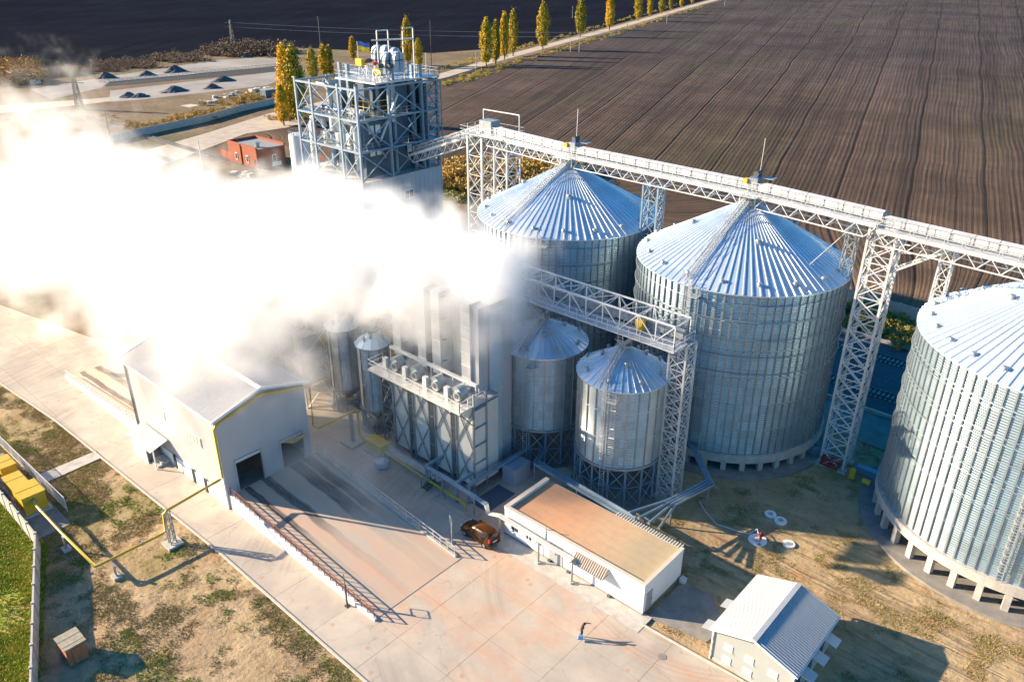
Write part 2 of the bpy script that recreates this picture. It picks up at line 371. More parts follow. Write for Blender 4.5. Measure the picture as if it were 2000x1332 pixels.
def m_earth():
    m, t, b = nt('earth'); n = N(t); p = n.geo(); s = n.sep(p)
    base = n.mix(n.ramp(n.noise(p, .09, 8, .6), [(.35, 0), (.65, 1)]), (.50, .37, .215), (.36, .255, .15))
    fine = n.noise(p, .9, 9, .72)
    base = n.mix(n.ramp(fine, [(.50, 0), (.76, .6)]), base, (.17, .12, .08))
    base = n.mix(n.ramp(n.noise(p, .25, 7, .7, .5), [(.55, 0), (.7, .7)]), base, (.50, .385, .24))
    gm = n.noise(p, .16, 8, .68)
    left = n.math('MULTIPLY', n.math('SUBTRACT', -58.0, s[0]), .05, clamp=True)
    far = n.math('MULTIPLY', n.math('SUBTRACT', s[1], 120.0), .2, clamp=True)
    dens = n.math('ADD', n.math('MULTIPLY', n.math('MAXIMUM', left, far), .13), gm)
    c = n.mix(n.ramp(dens, [(.54, 0), (.70, .7)]), base, n.mix(n.noise(p, .7, 5), (.15, .15, .04), (.32, .23, .09)))
    rut = n.noise(n.map(p, (.12, 1.9, 1), (0, 0, .37)), .55, 4, .7)
    rz = n.math('MULTIPLY', n.math('MULTIPLY', n.math('ADD', s[0], 30), .2, clamp=True), n.math('MULTIPLY', n.math('SUBTRACT', s[1], 54), .2, clamp=True))
    rz = n.math('MULTIPLY', rz, n.math('MULTIPLY', n.math('SUBTRACT', 78.0, s[1]), .12, clamp=True))
    rutm = n.math('MULTIPLY', n.ramp(rut, [(.50, 0), (.6, 1)]), rz)
    c = n.mix(n.math('MULTIPLY', rutm, .5), c, (.20, .14, .09))
    rust = n.ramp(n.noise(n.map(p, loc=(31, 7, 0)), .2, 7, .65), [(.56, 0), (.68, .6)])
    c = n.mix(rust, c, (.34, .17, .07))
    n.l(c, b.inputs['Base Color']); b.inputs['Roughness'].default_value = .95; b.inputs['Specular IOR Level'].default_value = .2
    n.l(n.bump(n.math('SUBTRACT', n.math('ADD', n.noise(p, 1.1, 8, .7), n.math('MULTIPLY', n.noise(p, .3, 3), 1.2)), n.math('MULTIPLY', rutm, .5)), .9, .22), b.inputs['Normal'])
m_earth()
def m_far():
    m, t, b = nt('rough_grass'); n = N(t); p = n.geo()
    c = n.mix(n.ramp(n.noise(p, .05, 7, .65), [(.38, 0), (.6, 1)]), (.15, .085, .04), (.24, .16, .08))
    c = n.mix(n.ramp(n.noise(n.map(p, loc=(9, 3, 0)), .035, 7, .65), [(.5, 0), (.63, .8)]), c, (.10, .11, .03))
    c = n.mix(n.ramp(n.noise(p, .5, 7, .7), [(.45, 0), (.7, .7)]), c, (.07, .05, .03))
    n.l(c, b.inputs['Base Color']); b.inputs['Roughness'].default_value = .95
    n.l(n.bump(n.noise(p, .6, 8, .7), .8, .5), b.inputs['Normal'])
m_far()
def m_lawn():
    m, t, b = nt('lawn'); n = N(t); p = n.geo()
    c = n.mix(n.ramp(n.noise(p, .35, 8, .7), [(.35, 0), (.62, 1)]), (.18, .24, .015), (.32, .34, .03))
    c = n.mix(n.ramp(n.noise(p, .18, 6, .65), [(.5, 0), (.66, .8)]), c, (.27, .19, .08))
    n.l(c, b.inputs['Base Color']); b.inputs['Roughness'].default_value = .9
    n.l(n.bump(n.noise(p, 1.6, 8, .7), 1, .2), b.inputs['Normal'])
m_lawn()
def m_leaf(name, a, bcol, c3):
    m, t, b = nt(name); n = N(t); p = n.geo(); oi = n.n('ShaderNodeObjectInfo').outputs['Random']
    f = n.math('ADD', n.noise(p, .7, 3), n.math('MULTIPLY', n.math('SUBTRACT', oi, .5), .35))
    c = n.ramp(f, [(.3, a), (.5, bcol), (.72, c3)])
    n.l(c, b.inputs['Base Color']); b.inputs['Roughness'].default_value = .7
    b.inputs['Subsurface Weight'].default_value = 0
m_leaf('poplar_leaf', (.32, .26, .02), (.62, .42, .02), (.80, .50, .02))
m_leaf('poplar_leaf_green', (.26, .25, .02), (.50, .38, .02), (.70, .48, .02))
m_leaf('grass_blade', (.15, .22, .01), (.30, .35, .02), (.45, .38, .06))
m_leaf('weed_blade', (.20, .22, .03), (.32, .26, .07), (.42, .30, .13))
m_leaf('reed', (.34, .21, .04), (.55, .36, .07), (.42, .42, .07))
mat('tower_steel', (.26, .33, .42), .45, .3, vscale=1)
m_leaf('hedge_leaf', (.10, .065, .04), (.17, .105, .06), (.25, .16, .09))
m_leaf('orange_leaf', (.30, .14, .015), (.50, .25, .015), (.62, .36, .02))
# ------------------------------------------------------------ ground and land
import numpy as np
def pnoise(x, y, s, seed=0):
    rs = np.random.RandomState(seed); g = rs.rand(64, 64); x = x*s % 64; y = y*s % 64
    i = np.floor(x).astype(int); j = np.floor(y).astype(int); fx = x-i; fy = y-j
    fx = fx*fx*(3-2*fx); fy = fy*fy*(3-2*fy)
    a = g[i % 64, j % 64]; b = g[(i+1) % 64, j % 64]; c = g[i % 64, (j+1) % 64]; d = g[(i+1) % 64, (j+1) % 64]
    return a*(1-fx)*(1-fy)+b*fx*(1-fy)+c*(1-fx)*fy+d*fx*fy
def ground_z(x, y):
    x = np.asarray(x, float); y = np.asarray(y, float)
    m = np.clip((x+118)/8, 0, 1)*np.clip((24-x)/8, 0, 1)*np.clip((y+22)/6, 0, 1)*np.clip((126-y)/8, 0, 1)
    h = (pnoise(x, y, .35, 1)-.5)*.16+(pnoise(x, y, .9, 2)-.5)*.09+(pnoise(x+y*.4, y, 1.9, 3)-.5)*.05
    # the ruts a lorry left between the silo and the small house
    return -.06+m*h*.6
xs = np.concatenate([np.linspace(-2500, -160, 20), np.arange(-120, 25, .5), np.linspace(40, 2500, 20)])
ys = np.concatenate([np.linspace(-600, -40, 8), np.arange(-22, 128, .5), np.linspace(140, 4500, 20)])
X, Y = np.meshgrid(xs, ys, indexing='ij'); Z = ground_z(X, Y)
nx, ny = X.shape
idx = np.arange(nx*ny).reshape(nx, ny)
fc = np.stack([idx[:-1, :-1], idx[1:, :-1], idx[1:, 1:], idx[:-1, 1:]], -1).reshape(-1, 4)
def np_mesh(name, V, Fq, m, smooth=False):
    me = bpy.data.meshes.new(name); k = Fq.shape[1]
    me.vertices.add(len(V)); me.vertices.foreach_set('co', np.asarray(V, np.float32).ravel())
    me.loops.add(len(Fq)*k); me.loops.foreach_set('vertex_index', Fq.astype(np.int32).ravel())
    me.polygons.add(len(Fq)); me.polygons.foreach_set('loop_start', np.arange(0, len(Fq)*k, k, dtype=np.int32))
    me.polygons.foreach_set('use_smooth', np.full(len(Fq), smooth)); me.materials.append(m); me.update(calc_edges=True); me.validate(); return me
go = bpy.data.objects.new('ground', np_mesh('ground', np.stack([X, Y, Z], -1).reshape(-1, 3), fc, M['earth'], True)); COL.objects.link(go); go['kind'] = 'structure'

def sheet_obj(name, pts, z, m, kind='structure'):
    return struct(MB().sheet([(p[0], p[1]) for p in pts], z), name, M[m], kind)
# far land, each a sheet above the one below
far_a = [(-2400, 60), (-118, 60), (-118, 100), (-2400, 100)]
sheet_obj('rough_grassland', [(-2000, -150), (-126, -150), (-122, 118), (-10, 124), (30, 136), (30, 4000), (-2000, 4000)], .0, 'rough_grass')
road_c = [(-232, 88), (-243.4, 113.6), (-252, 135), (-267.3, 167.6), (-282, 224), (-296.7, 279.5), (-318, 335), (-347, 420), (-403, 590), (-470, 780), (-529.4, 950.5), (-700, 1445), (-1100, 2600), (-1500, 3900)]
def offs(pts, w):
    out = []
    for i, p in enumerate(pts):
        a = Vector(pts[max(i-1, 0)]); b = Vector(pts[min(i+1, len(pts)-1)]); d = (b-a).normalized(); out.append((p[0]-d.y*w, p[1]+d.x*w))
    return out
def ribbon(name, pts, w, z, m, kind='structure'):
    l = offs(pts, w/2); r = offs(pts, -w/2); mb = MB()
    for i in range(len(pts)-1): mb.sheet([r[i], r[i+1], l[i+1], l[i]], z)
    return struct(mb, name, M[m], kind)
# the ploughed field east of the poplar road
fr = offs(road_c, -9)[6:]; fr2 = offs(road_c, 9)[7:]
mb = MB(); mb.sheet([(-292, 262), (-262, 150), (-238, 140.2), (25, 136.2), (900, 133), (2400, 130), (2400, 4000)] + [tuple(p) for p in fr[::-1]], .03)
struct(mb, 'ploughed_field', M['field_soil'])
# the darker field west of it
hedge_px = [(-30, 158), (70, 148), (180, 136), (300, 122), (400, 108), (460, 96), (540, 92)]
hl = [tuple(G(x, y)[:2]) for x, y in hedge_px]
mb = MB(); mb.sheet([(-900, -300), hl[0]] + hl[1:] + [(-395, 330), (-372, 345)] + [tuple(p) for p in fr2] + [(-2400, 4000), (-2400, -300)], .02)
struct(mb, 'dark_field', M['field_soil_left'])
ribbon('poplar_road', road_c, 8.5, .06, 'dirt_road')
# storage yard of the gravel depot
def pxsheet(name, px, z, m): return sheet_obj(name, [tuple(G(x, y)[:2]) for x, y in px], z, m)
pxsheet('gravel_depot_apron', [(150, 205), (240, 232)][:0] or [(60, 175), (215, 150), (420, 118), (545, 112), (552, 128), (400, 142), (215, 168), (100, 195)][::-1], .05, 'asphalt_far')
pxsheet('lower_depot_apron', [(215, 178), (545, 140), (560, 152), (520, 168), (380, 184), (270, 196), (215, 200)][::-1], .05, 'asphalt_far')
pxsheet('yard_track', [(0, 207), (200, 192), (330, 178), (330, 184), (180, 203), (0, 222)][::-1], .04, 'dirt_road')
pxsheet('dirt_track', [(540, 225), (600, 240), (560, 250), (480, 262), (420, 285), (300, 330), (150, 360), (0, 375), (0, 345), (150, 335), (330, 285), (450, 248)][::-1], .09, 'dirt_road')
# ------------------------------------------------------------ concrete paving: every slab is a piece of its own
def clip_poly(pts, x0, y0, x1, y1):
    def cl(ps, inside, inter):
        out = []
        for i in range(len(ps)):
            a, b = ps[i-1], ps[i]
            if inside(b):
                if not inside(a): out.append(inter(a, b))
                out.append(b)
            elif inside(a): out.append(inter(a, b))
        return out
    def ix(v): return lambda a, b: (v, a[1]+(b[1]-a[1])*(v-a[0])/(b[0]-a[0]))
    def iy(v): return lambda a, b: (a[0]+(b[0]-a[0])*(v-a[1])/(b[1]-a[1]), v)
    for ins, it in ((lambda p: p[0] >= x0, ix(x0)), (lambda p: p[0] <= x1, ix(x1)), (lambda p: p[1] >= y0, iy(y0)), (lambda p: p[1] <= y1, iy(y1))):
        pts = cl(pts, ins, it)
        if len(pts) < 3: return []
    return pts
pv = MB(); pv_out = [(-140, 17.5), (-120.6, 25.2), (-103, 26.6), (-64, 27.6), (25, 27.0), (25, 49), (-17.4, 48.3), (-45, 48.4), (-45, 62.5), (-60, 64), (-88, 62), (-112, 62), (-112, 46), (-125, 40), (-160, 33)]
bed = struct(MB().sheet(pv_out, .01), 'concrete_paving', M['dark_gap'])
rs = random.Random(3)
def slabs(poly, parent, dx, dy, gap, z, x0, x1, y0, y1, m, name='concrete_slab'):
    i = 0; x = x0
    while x < x1:
        y = y0
        while y < y1:
            q = clip_poly(poly, x+gap, y+gap, x+dx-gap, y+dy-gap)
            if len(q) >= 3:
                a = sum(q[k-1][0]*q[k][1]-q[k][0]*q[k-1][1] for k in range(len(q)))/2
                if a > .3: MB().poly(q, z-.06, z+rs.uniform(-.006, .006)).build(name, M[m], parent)
            y += dy
        x += dx
slabs(pv_out, bed, 6.2, 5.25, .014, .075, -160, 30, 27.0-5.25*2, 66, 'paving')
# kerbs along the road
kb = MB()
for a, b in (((-120.6, 25.1), (-103, 26.45)), ((-103, 26.45), (-64, 27.45)), ((-64, 27.45), (25, 26.85))): kb.bar((*a, .09), (*b, .09), .18, .2)
struct(kb, 'road_kerb', M['kerb'])
kb = MB().bar((-17, 48.5, .08), (25, 49.2, .08), .18, .2).bar((-27, 48.1, .1), (-17, 48.5, .1), .16, .2)
struct(kb, 'yard_kerb', M['kerb'])
# pavement strip round the white building, the concrete patch behind it
sheet_obj('building_apron', [(-45.4, 47.0), (-26.6, 47.0), (-26.6, 49.4), (-45.4, 49.4)], .105, 'concrete')
sheet_obj('concrete_patch', [(-27.0, 49.2), (-21.5, 50.2), (-21.0, 53.2), (-24, 55.6), (-27.0, 55.6)], .06, 'concrete_dark')
sheet_obj('grass_path', [tuple(G(x, y)[:2]) for x, y in ((70, 930), (180, 884), (201, 893), (82, 946))][::-1], .05, 'concrete')
# lawn outside the wall
lawn_px = [(0, 960), (92, 1065), (75, 1340), (-200, 1360), (-200, 900)]
lawn_pts = [tuple(G(x, y)[:2]) for x, y in lawn_px]
sheet_obj('lawn', lawn_pts[::-1], .03, 'lawn')
# ground under the tower crossing and behind the silos
sheet_obj('rail_bed', [(-95, 100.5), (60, 100.5), (60, 122.5), (-95, 122.5)], .10, 'ballast')
sheet_obj('service_strip', [(-60, 92), (30, 92), (30, 100.4), (-60, 100.4)], .06, 'concrete_dark')
# ------------------------------------------------------------ railway: two tracks
for i, yc in enumerate((105.6, 117.0)):
    t = thing('railway_track', ('nearer' if i == 0 else 'farther')+' railway track with pale sleepers running behind the big silos', 'railway track', (-60, yc, .1), 'railway tracks')
    for s in (-1, 1): beam('rail', (-325, yc+s*.76, .36), (55, yc+s*.76, .36), .1, M['rail_steel'], t, .18)
    sl = MB(); 
    for k in range(600):
        x = -330+k*.64
        if -50 < x < -8 or -230 < x < -160: continue
        sl.box((x-.13, yc-1.3, .1), (x+.13, yc+1.3, .26))
    o = sl.build('sleepers', M['sleeper'], t); o['kind'] = 'stuff'
    me = MB().box((-.13, -1.3, 0), (.13, 1.3, .16)).mesh('sleeper', M['sleeper'])
    for k in range(600):
        x = -330+k*.64
        if -50 < x < -8 or -230 < x < -160: inst('sleeper', me, t, (x, yc, .1))
kb = MB().box((-95, 99.9, .0), (60, 100.3, .5)); struct(kb, 'rail_edge_kerb', M['kerb'])
kb = MB().box((-95, 122.7, .0), (60, 123.1, .55)); struct(kb, 'far_rail_edge_kerb', M['kerb'])
# ------------------------------------------------------------ grain silos
def silo(label, cx, cy, Rr, zb, ze, za, nst, nroof, hopper=False, stair_px=None, vents=18, rings=(), wallm='silo_wall', group='big corrugated silos', ladder_off=.16, small=False):
    C = (cx, cy, 0); t = thing('grain_silo' if not small else 'hopper_bin', label, 'silo', C, group)
    w = MB().cyl(C, Rr, zb, ze, 128, cap=False).build('wall', M[wallm], t)
    seg = 1.12*3
    sb = MB(); z = zb+.1
    dep = .16 if not small else .11; wid = .15 if not small else .12
    while z < ze-.2:
        z2 = min(z+seg-.18, ze-.12); sb.box((Rr-.02, -wid/2, z), (Rr+dep, wid/2, z2)); z += seg
    me = sb.mesh('stiffener', M['galv_steel'])
    me2 = None
    for k in range(nst): inst('stiffener', me, t, C, 2*math.pi*(k+.5)/nst)
    for z in rings:
        rp = [(cx+(Rr+.24)*math.cos(2*math.pi*k/64), cy+(Rr+.24)*math.sin(2*math.pi*k/64), z) for k in range(65)]
        MB().tube(rp, .05, 4, False).build('wind_ring', M['galv_steel'], t)
    # roof sectors
    a = math.pi/nroof; ro, ri = Rr+.3, .75 if not small else .45
    zo = ze-.02; rise = (za-zo)
    def rz(r): return zo+(za-zo)*(ro-r)/(ro-ri)
    sec = MB()
    sec.quad((ro*math.cos(-a), ro*math.sin(-a), zo), (ro*math.cos(a), ro*math.sin(a), zo), (ri*math.cos(a), ri*math.sin(a), za), (ri*math.cos(-a), ri*math.sin(-a), za))
    hw = .07 if not small else .05; hh = .13 if not small else .08
    # raised standing rib along one side of the sector
    def P_(r, off, dz): return (r*math.cos(a)+off*math.sin(a), r*math.sin(a)-off*math.cos(a), rz(r)+dz)
    v = [P_(ro, hw*1.6, 0), P_(ro, hw, hh), P_(ro, -hw, hh), P_(ro, -hw*1.6, 0)]
    u = [P_(ri, hw*.35, 0), P_(ri, hw*.2, hh*.7), P_(ri, -hw*.2, hh*.7), P_(ri, -hw*.35, 0)]
    sec.add(v+u, [(0, 1, 5, 4), (1, 2, 6, 5), (2, 3, 7, 6), (3, 2, 1, 0)])
    sec.quad((ro*math.cos(-a), ro*math.sin(-a), zo), (ro*math.cos(-a), ro*math.sin(-a), zo-.12), (ro*math.cos(a), ro*math.sin(a), zo-.12), (ro*math.cos(a), ro*math.sin(a), zo))
    me = sec.mesh('roof_panel', M['silo_roof'])
    for k in range(nroof): inst('roof_panel', me, t, C, 2*math.pi*k/nroof)
    MB().cyl(C, ri+.08, za-.1, za+.25, 24).cyl(C, ri+.25, za+.25, za+.33, 24).build('roof_cap', M['galv_steel'], t)
    # vents just above the eave
    vr = .28 if not small else .2
    ve = MB().cyl((Rr-.9 if not small else Rr-.55, 0), vr*.6, rz(Rr-.9)-.1 if not small else rz(Rr-.55)-.1, rz(Rr-.9)+.32, 12).cyl((Rr-.9 if not small else Rr-.55, 0), vr*1.15, (rz(Rr-.9) if not small else rz(Rr-.55))+.26, (rz(Rr-.9) if not small else rz(Rr-.55))+.42, 12, r1=vr*.8)
    me = ve.mesh('roof_vent', M['galv_steel'])
    for k in range(vents): inst('roof_vent', me, t, C, 2*math.pi*(k+.3)/vents)
    # two bigger vents half way up
    r2 = Rr*.5
    ve = MB().cyl((r2, 0), vr*.8, rz(r2)-.1, rz(r2)+.4, 12).cyl((r2, 0), vr*1.4, rz(r2)+.38, rz(r2)+.55, 12, r1=vr)
    me = ve.mesh('roof_vent', M['galv_steel'])
    for ang in (.9, 2.2, 3.7, 5.4): inst('roof_vent', me, t, C, ang)
    # roof stair and wall ladder
    if stair_px is not None:
        e = G(stair_px[0], stair_px[1], ze); th = math.atan2(e.y-cy, e.x-cx)
        c, s = math.cos(th), math.sin(th); sw = .42 if not small else .32
        def Q(r, o, dz=0): return (cx+r*c-o*s, cy+r*s+o*c, rz(r)+dz)
        st = MB()
        for o_ in (-sw, sw): st.bar(Q(Rr+.1, o_, .3), Q(ri+.2, o_, .3), .06, .16)
        st.build('stair_stringer', M['galv_rail'], t)
        n = int(Rr/.33) if not small else int(Rr/.28)
        treads = MB()
        for k in range(n):
            r = ri+.3+(Rr-ri-.3)*k/n; treads.bar(Q(r, -sw, .34), Q(r, sw, .34), .17, .04)
        treads.build('stair_treads', M['galv_rail'], t)
        for o_ in (-sw, sw):
            hr = MB(); hr.bar(Q(Rr+.1, o_, 1.25), Q(ri+.2, o_, 1.25), .045); hr.bar(Q(Rr+.1, o_, .8), Q(ri+.2, o_, .8), .035)
            r = ri+.3
            while r < Rr+.1: hr.bar(Q(r, o_, .25), Q(r, o_, 1.25), .045); r += 1.1
            hr.build('handrail', M['galv_rail'], t)
        # wall ladder with safety cage and two rest platforms
        t2 = th+ladder_off; c, s = math.cos(t2), math.sin(t2)
        def Wp(r, o, z): return (cx+r*c-o*s, cy+r*s+o*c, z)
        la = MB()
        for o_ in (-.25, .25): la.bar(Wp(Rr+.3, o_, zb-(0 if not hopper else zb-.3)), Wp(Rr+.3, o_, ze+.9), .05)
        z = .5 if hopper else zb
        while z < ze+.8: la.bar(Wp(Rr+.3, -.25, z), Wp(Rr+.3, .25, z), .035); z += .33
        la.build('wall_ladder', M['galv_rail'], t)
        ca = MB(); z = zb+1.5
        while z < ze+1:
            ca.tube([Wp(Rr+.3+.7*math.sin(q), .38*math.cos(q), z) for q in [math.pi*k/6 for k in range(7)]], .022, 4, False); z += .9
        for q in (.5, 1.2, 1.9, 2.6): ca.bar(Wp(Rr+.3+.7*math.sin(q), .38*math.cos(q), zb+1.5), Wp(Rr+.3+.7*math.sin(q), .38*math.cos(q), ze+1), .03)
        ca.build('ladder_cage', M['galv_rail'], t)
        lv = (ze-.9,) if small else (ze-.9, ze-6.5, ze-12.5)
        for z in lv:
            pf = MB().box((-.5, -.1, 0), (.5, 1.0, .05))
            for (x, y) in ((-.5, 1.0), (.5, 1.0), (-.5, .1), (.5, .1)): pf.bar((x, y, 0), (x, y, 1.1), .04)
            for h in (.55, 1.1): pf.bar((-.5, 1, h), (.5, 1, h), .035).bar((-.5, .1, h), (-.5, 1, h), .035).bar((.5, .1, h), (.5, 1, h), .035)
            me = pf.mesh('rest_platform', M['galv_rail']); o = inst('rest_platform', me, t, Wp(Rr+.2, .8, z), t2-math.pi/2)
    if not hopper:
        MB().cyl(C, Rr+1.75, -.1, .22, 96).build('base_slab', M['concrete_dark'], t)
        MB().ring(C, Rr-.5, Rr+.42, zb-1.0, zb, 96).build('ring_beam', M['concrete'], t)
        me = MB().box((Rr-.25, -.3, .22), (Rr+.3, .3, zb-1.0)).mesh('concrete_pillar', M['concrete'])
        npil = 36
        for k in range(npil): inst('concrete_pillar', me, t, C, 2*math.pi*k/npil)
        me = MB().box((Rr-3.8, -.3, .22), (Rr-3.3, .3, zb-.3)).mesh('inner_pillar', M['concrete'])
        for k in range(18): inst('inner_pillar', me, t, C, 2*math.pi*k/18)
        MB().cyl(C, Rr-.5, zb-.4, zb-.2, 64).build('floor_deck', M['concrete_dark'], t)
    else:
        nl = 16 if Rr > 3 else 8
        MB().cyl(C, Rr+.35, -.1, .14, 48).build('base_slab', M['concrete_dark'], t)
        MB().ring(C, Rr-.1, Rr+.2, zb-.25, zb+.02, 64).build('ring_beam', M['galv_steel'], t)
        MB().cyl(C, .35, 1.3, zb-.1, 32, r1=Rr-.15, cap=False).build('hopper', M['galv_steel'], t)
        pts = [(cx+(Rr)*math.cos(2*math.pi*k/nl), cy+(Rr)*math.sin(2*math.pi*k/nl)) for k in range(nl)]
        for k in range(nl):
            a_, b_ = pts[k], pts[(k+1) % nl]
            beam('leg', (*a_, .1), (*a_, zb-.2), .17 if Rr > 3 else .12, M['blue_steel'], t)
            zm = zb*.5 if Rr > 3 else zb*.5
            for z0, z1 in ((.2, zm), (zm, zb-.3)):
                beam('brace', (*a_, z0), (*b_, z1), .07, M['blue_steel'], t); beam('brace', (*b_, z0), (*a_, z1), .07, M['blue_steel'], t)
            beam('tie', (*a_, zm), (*b_, zm), .08, M['blue_steel'], t)
    return t
S1 = (-66.3, 85.9); S2 = (-39.4, 85.5); S3 = (-5.1, 85.3)
RG = lambda: None
silo('leftmost big silo with shaded blue roof half behind the steam', *S1, 12.35, 2.3, 22.4, 28.9, 84, 84, stair_px=(1003, 440), rings=(21.2, 18.9, 16.6, 14.3, 12.0), ladder_off=.5)
silo('middle big silo with bright ribbed conical roof under the gantry', *S2, 12.2, 2.3, 22.4, 29.1, 84, 84, stair_px=(1345, 550), rings=(21.2, 19.3, 17.2, 15.1, 13.0), ladder_off=.07)
silo('rightmost big silo cut by the picture edge, pale roof, on concrete pillars', *S3, 13.3, 3.2, 22.1, 29.5, 90, 90, stair_px=(2060, 800), rings=(19.6, 17.3, 15.0, 12.6, 10.3), vents=26, ladder_off=.02)
silo('small hopper silo beside the dryer tower, partly behind drifting steam', -52.55, 64.5, 4.95, 5.3, 14.65, 17.2, 26, 40, hopper=True, stair_px=(1022, 690), vents=8, wallm='bin_wall', group='small hopper silos under the truss bridge', small=True)
silo('small hopper silo behind the white building, next to the lattice mast', -41.25, 64.35, 4.8, 5.3, 14.75, 17.5, 26, 40, hopper=True, stair_px=(1180, 752), vents=8, wallm='bin_wall', group='small hopper silos under the truss bridge', small=True)
silo('slim bin with bright white cone roof left of the dryer', -71.0, 54.0, 1.95, 3.4, 12.0, 13.4, 10, 12, hopper=True, vents=3, wallm='bin_wall', group='slim hopper bins', small=True)
silo('slim bin with blue cone roof, farther left of the dryer', -77.9, 54.6, 2.0, 3.4, 12.0, 13.4, 10, 12, hopper=True, vents=3, wallm='bin_wall', group='slim hopper bins', small=True)
# ------------------------------------------------------------ lattice helpers
def lerp(a, b, t): return Vector(a)+(Vector(b)-Vector(a))*t
def lattice(parent, base, top, panels, lw, bw, m, style='X', skipfaces=(), leg='leg', h_every=1, skip_h=False):
    """base/top: 4 corner points; legs, horizontals and braces each their own object"""
    for i in range(4): beam(leg, base[i], top[i], lw, m, parent)
    for i in range(4):
        if i in skipfaces: continue
        j = (i+1) % 4
        for k in range(panels):
            a0, a1 = lerp(base[i], top[i], k/panels), lerp(base[i], top[i], (k+1)/panels)
            b0, b1 = lerp(base[j], top[j], k/panels), lerp(base[j], top[j], (k+1)/panels)
            if style == 'X': beam('brace', a0, b1, bw, m, parent); beam('brace', b0, a1, bw, m, parent)
            else: beam('brace', *((a0, b1) if (k+i) % 2 else (b0, a1)), bw, m, parent)
            if k % h_every == 0 and not skip_h: beam('tie', a1, b1, bw, m, parent)
def sq(x, y, z, w, d=None, rz=0):
    d = d or w; o = []
    for sx, sy in ((-1,-1),(1,-1),(1,1),(-1,1)):
        a, b = sx*w/2, sy*d/2; o.append((x+a*math.cos(rz)-b*math.sin(rz), y+a*math.sin(rz)+b*math.cos(rz), z))
    return o
def railing(parent, pts, h, m, step=1.5, w=.05, name='railing', rails=(1.0, .55), mid=None):
    mb = MB()
    for i in range(len(pts)-1):
        a, b = Vector(pts[i]), Vector(pts[i+1]); L = (b-a).length; n = max(1, int(L/step))
        for r in rails: mb.bar(a+Vector((0,0,h*r)), b+Vector((0,0,h*r)), w)
        for k in range(n+1): p = lerp(a, b, k/n); mb.bar(p, p+Vector((0,0,h)), w)
    return mb.build(name, m, parent)
def conveyor(parent, p, q, side=1, depth=1.5, panel=2.1, mcov='white_steel', mtr='white_steel', housing=True, truss=True):
    """walkway + enclosed chain conveyor on a truss, from p to q (deck level)"""
    p = Vector(p); q = Vector(q); d = (q-p); L = d.length; d.normalize(); nrm = Vector((-d.y, d.x, 0)).normalized()
    up = Vector((0, 0, 1)); mm = M[mtr]
    dk = MB(); dk.bar(p-nrm*.75, q-nrm*.75, 1.0, .06); dk.bar(p-nrm*1.27-up*.12, q-nrm*1.27-up*.12, .06, .38); dk.bar(p-nrm*.22-up*.1, q-nrm*.22-up*.1, .06, .3)
    dk.build('walkway', mm, parent)
    for o in (-1.3, -.25): railing(parent, [p-nrm*-o, q-nrm*-o] if False else [p+nrm*o, q+nrm*o], 1.1, M['galv_rail'], 1.6, .055)
    if housing:
        n = max(1, int(round(L/panel)))
        for k in range(n):
            a = lerp(p, q, (k+.015)/n)+nrm*.45; b = lerp(p, q, (k+.985)/n)+nrm*.45
            mb = MB(); w = .52; z0, z1, z2 = .25, 1.0, 1.22
            vs = []
            for c in (a, b): vs += [c-nrm*w+up*z0, c+nrm*w+up*z0, c+nrm*w+up*z1, c+up*z2, c-nrm*w+up*z1]
            mb.add(vs, [(0,1,2,3,4)[::-1], (5,6,7,8,9), (0,5,6,1), (1,6,7,2), (2,7,8,3), (3,8,9,4), (4,9,5,0)])
            mb.build('cover_panel', M[mcov], parent)
        fl = MB()
        for k in range(n+1): c = lerp(p, q, k/n)+nrm*.45; fl.bar(c-nrm*.6+up*1.0, c+nrm*.6+up*1.0, .07, .1).bar(c-nrm*.58+up*.2, c-nrm*.58+up*1.05, .07, .07)
        fl.build('flange', M['galv_steel'], parent)
    if truss:
        n = max(2, int(round(L/2.1))); w1, w2 = -1.2, .95
        for o in (w1, w2):
            beam('chord', p+nrm*o-up*.25, q+nrm*o-up*.25, .13, mm, parent); beam('chord', lerp(p, q, .5/n)+nrm*o-up*depth, lerp(p, q, 1-.5/n)+nrm*o-up*depth, .12, mm, parent)
            for k in range(n):
                c = lerp(p, q, (k+.5)/n)+nrm*o-up*depth
                beam('brace', lerp(p, q, k/n)+nrm*o-up*.25, c, .075, mm, parent); beam('brace', c, lerp(p, q, (k+1)/n)+nrm*o-up*.25, .075, mm, parent)
        for k in range(n): c = lerp(p, q, (k+.5)/n)-up*depth; beam('tie', c+nrm*w1, c+nrm*w2, .08, mm, parent)
WS = M['white_steel']
# ------------------------------------------------------------ gantry over the big silos
GZ = 30.2
nodeP = (-84.2, 88.9, GZ); g1 = (-66.3, 86.6, GZ); g2 = (-39.4, 85.9, GZ); gm = (-24.2, 84.3, GZ-.1); ge = (2.0, 82.0, GZ-.6)
gt = thing('conveyor_gantry', 'long white conveyor gantry with walkway running over the peaks of the big silos', 'conveyor bridge', (-60, 86, 0))
conveyor(gt, nodeP, g1); conveyor(gt, (g1[0]+.1, g1[1], GZ+.02), g2); conveyor(gt, (g2[0]+.1, g2[1], GZ), gm)
gt2 = thing('conveyor_gantry', 'white conveyor gantry section from the tall lattice mast out of the picture on the right', 'conveyor bridge', (-10, 82, 0))
conveyor(gt2, (gm[0]+.2, gm[1]-.3, gm[2]-.35), ge)
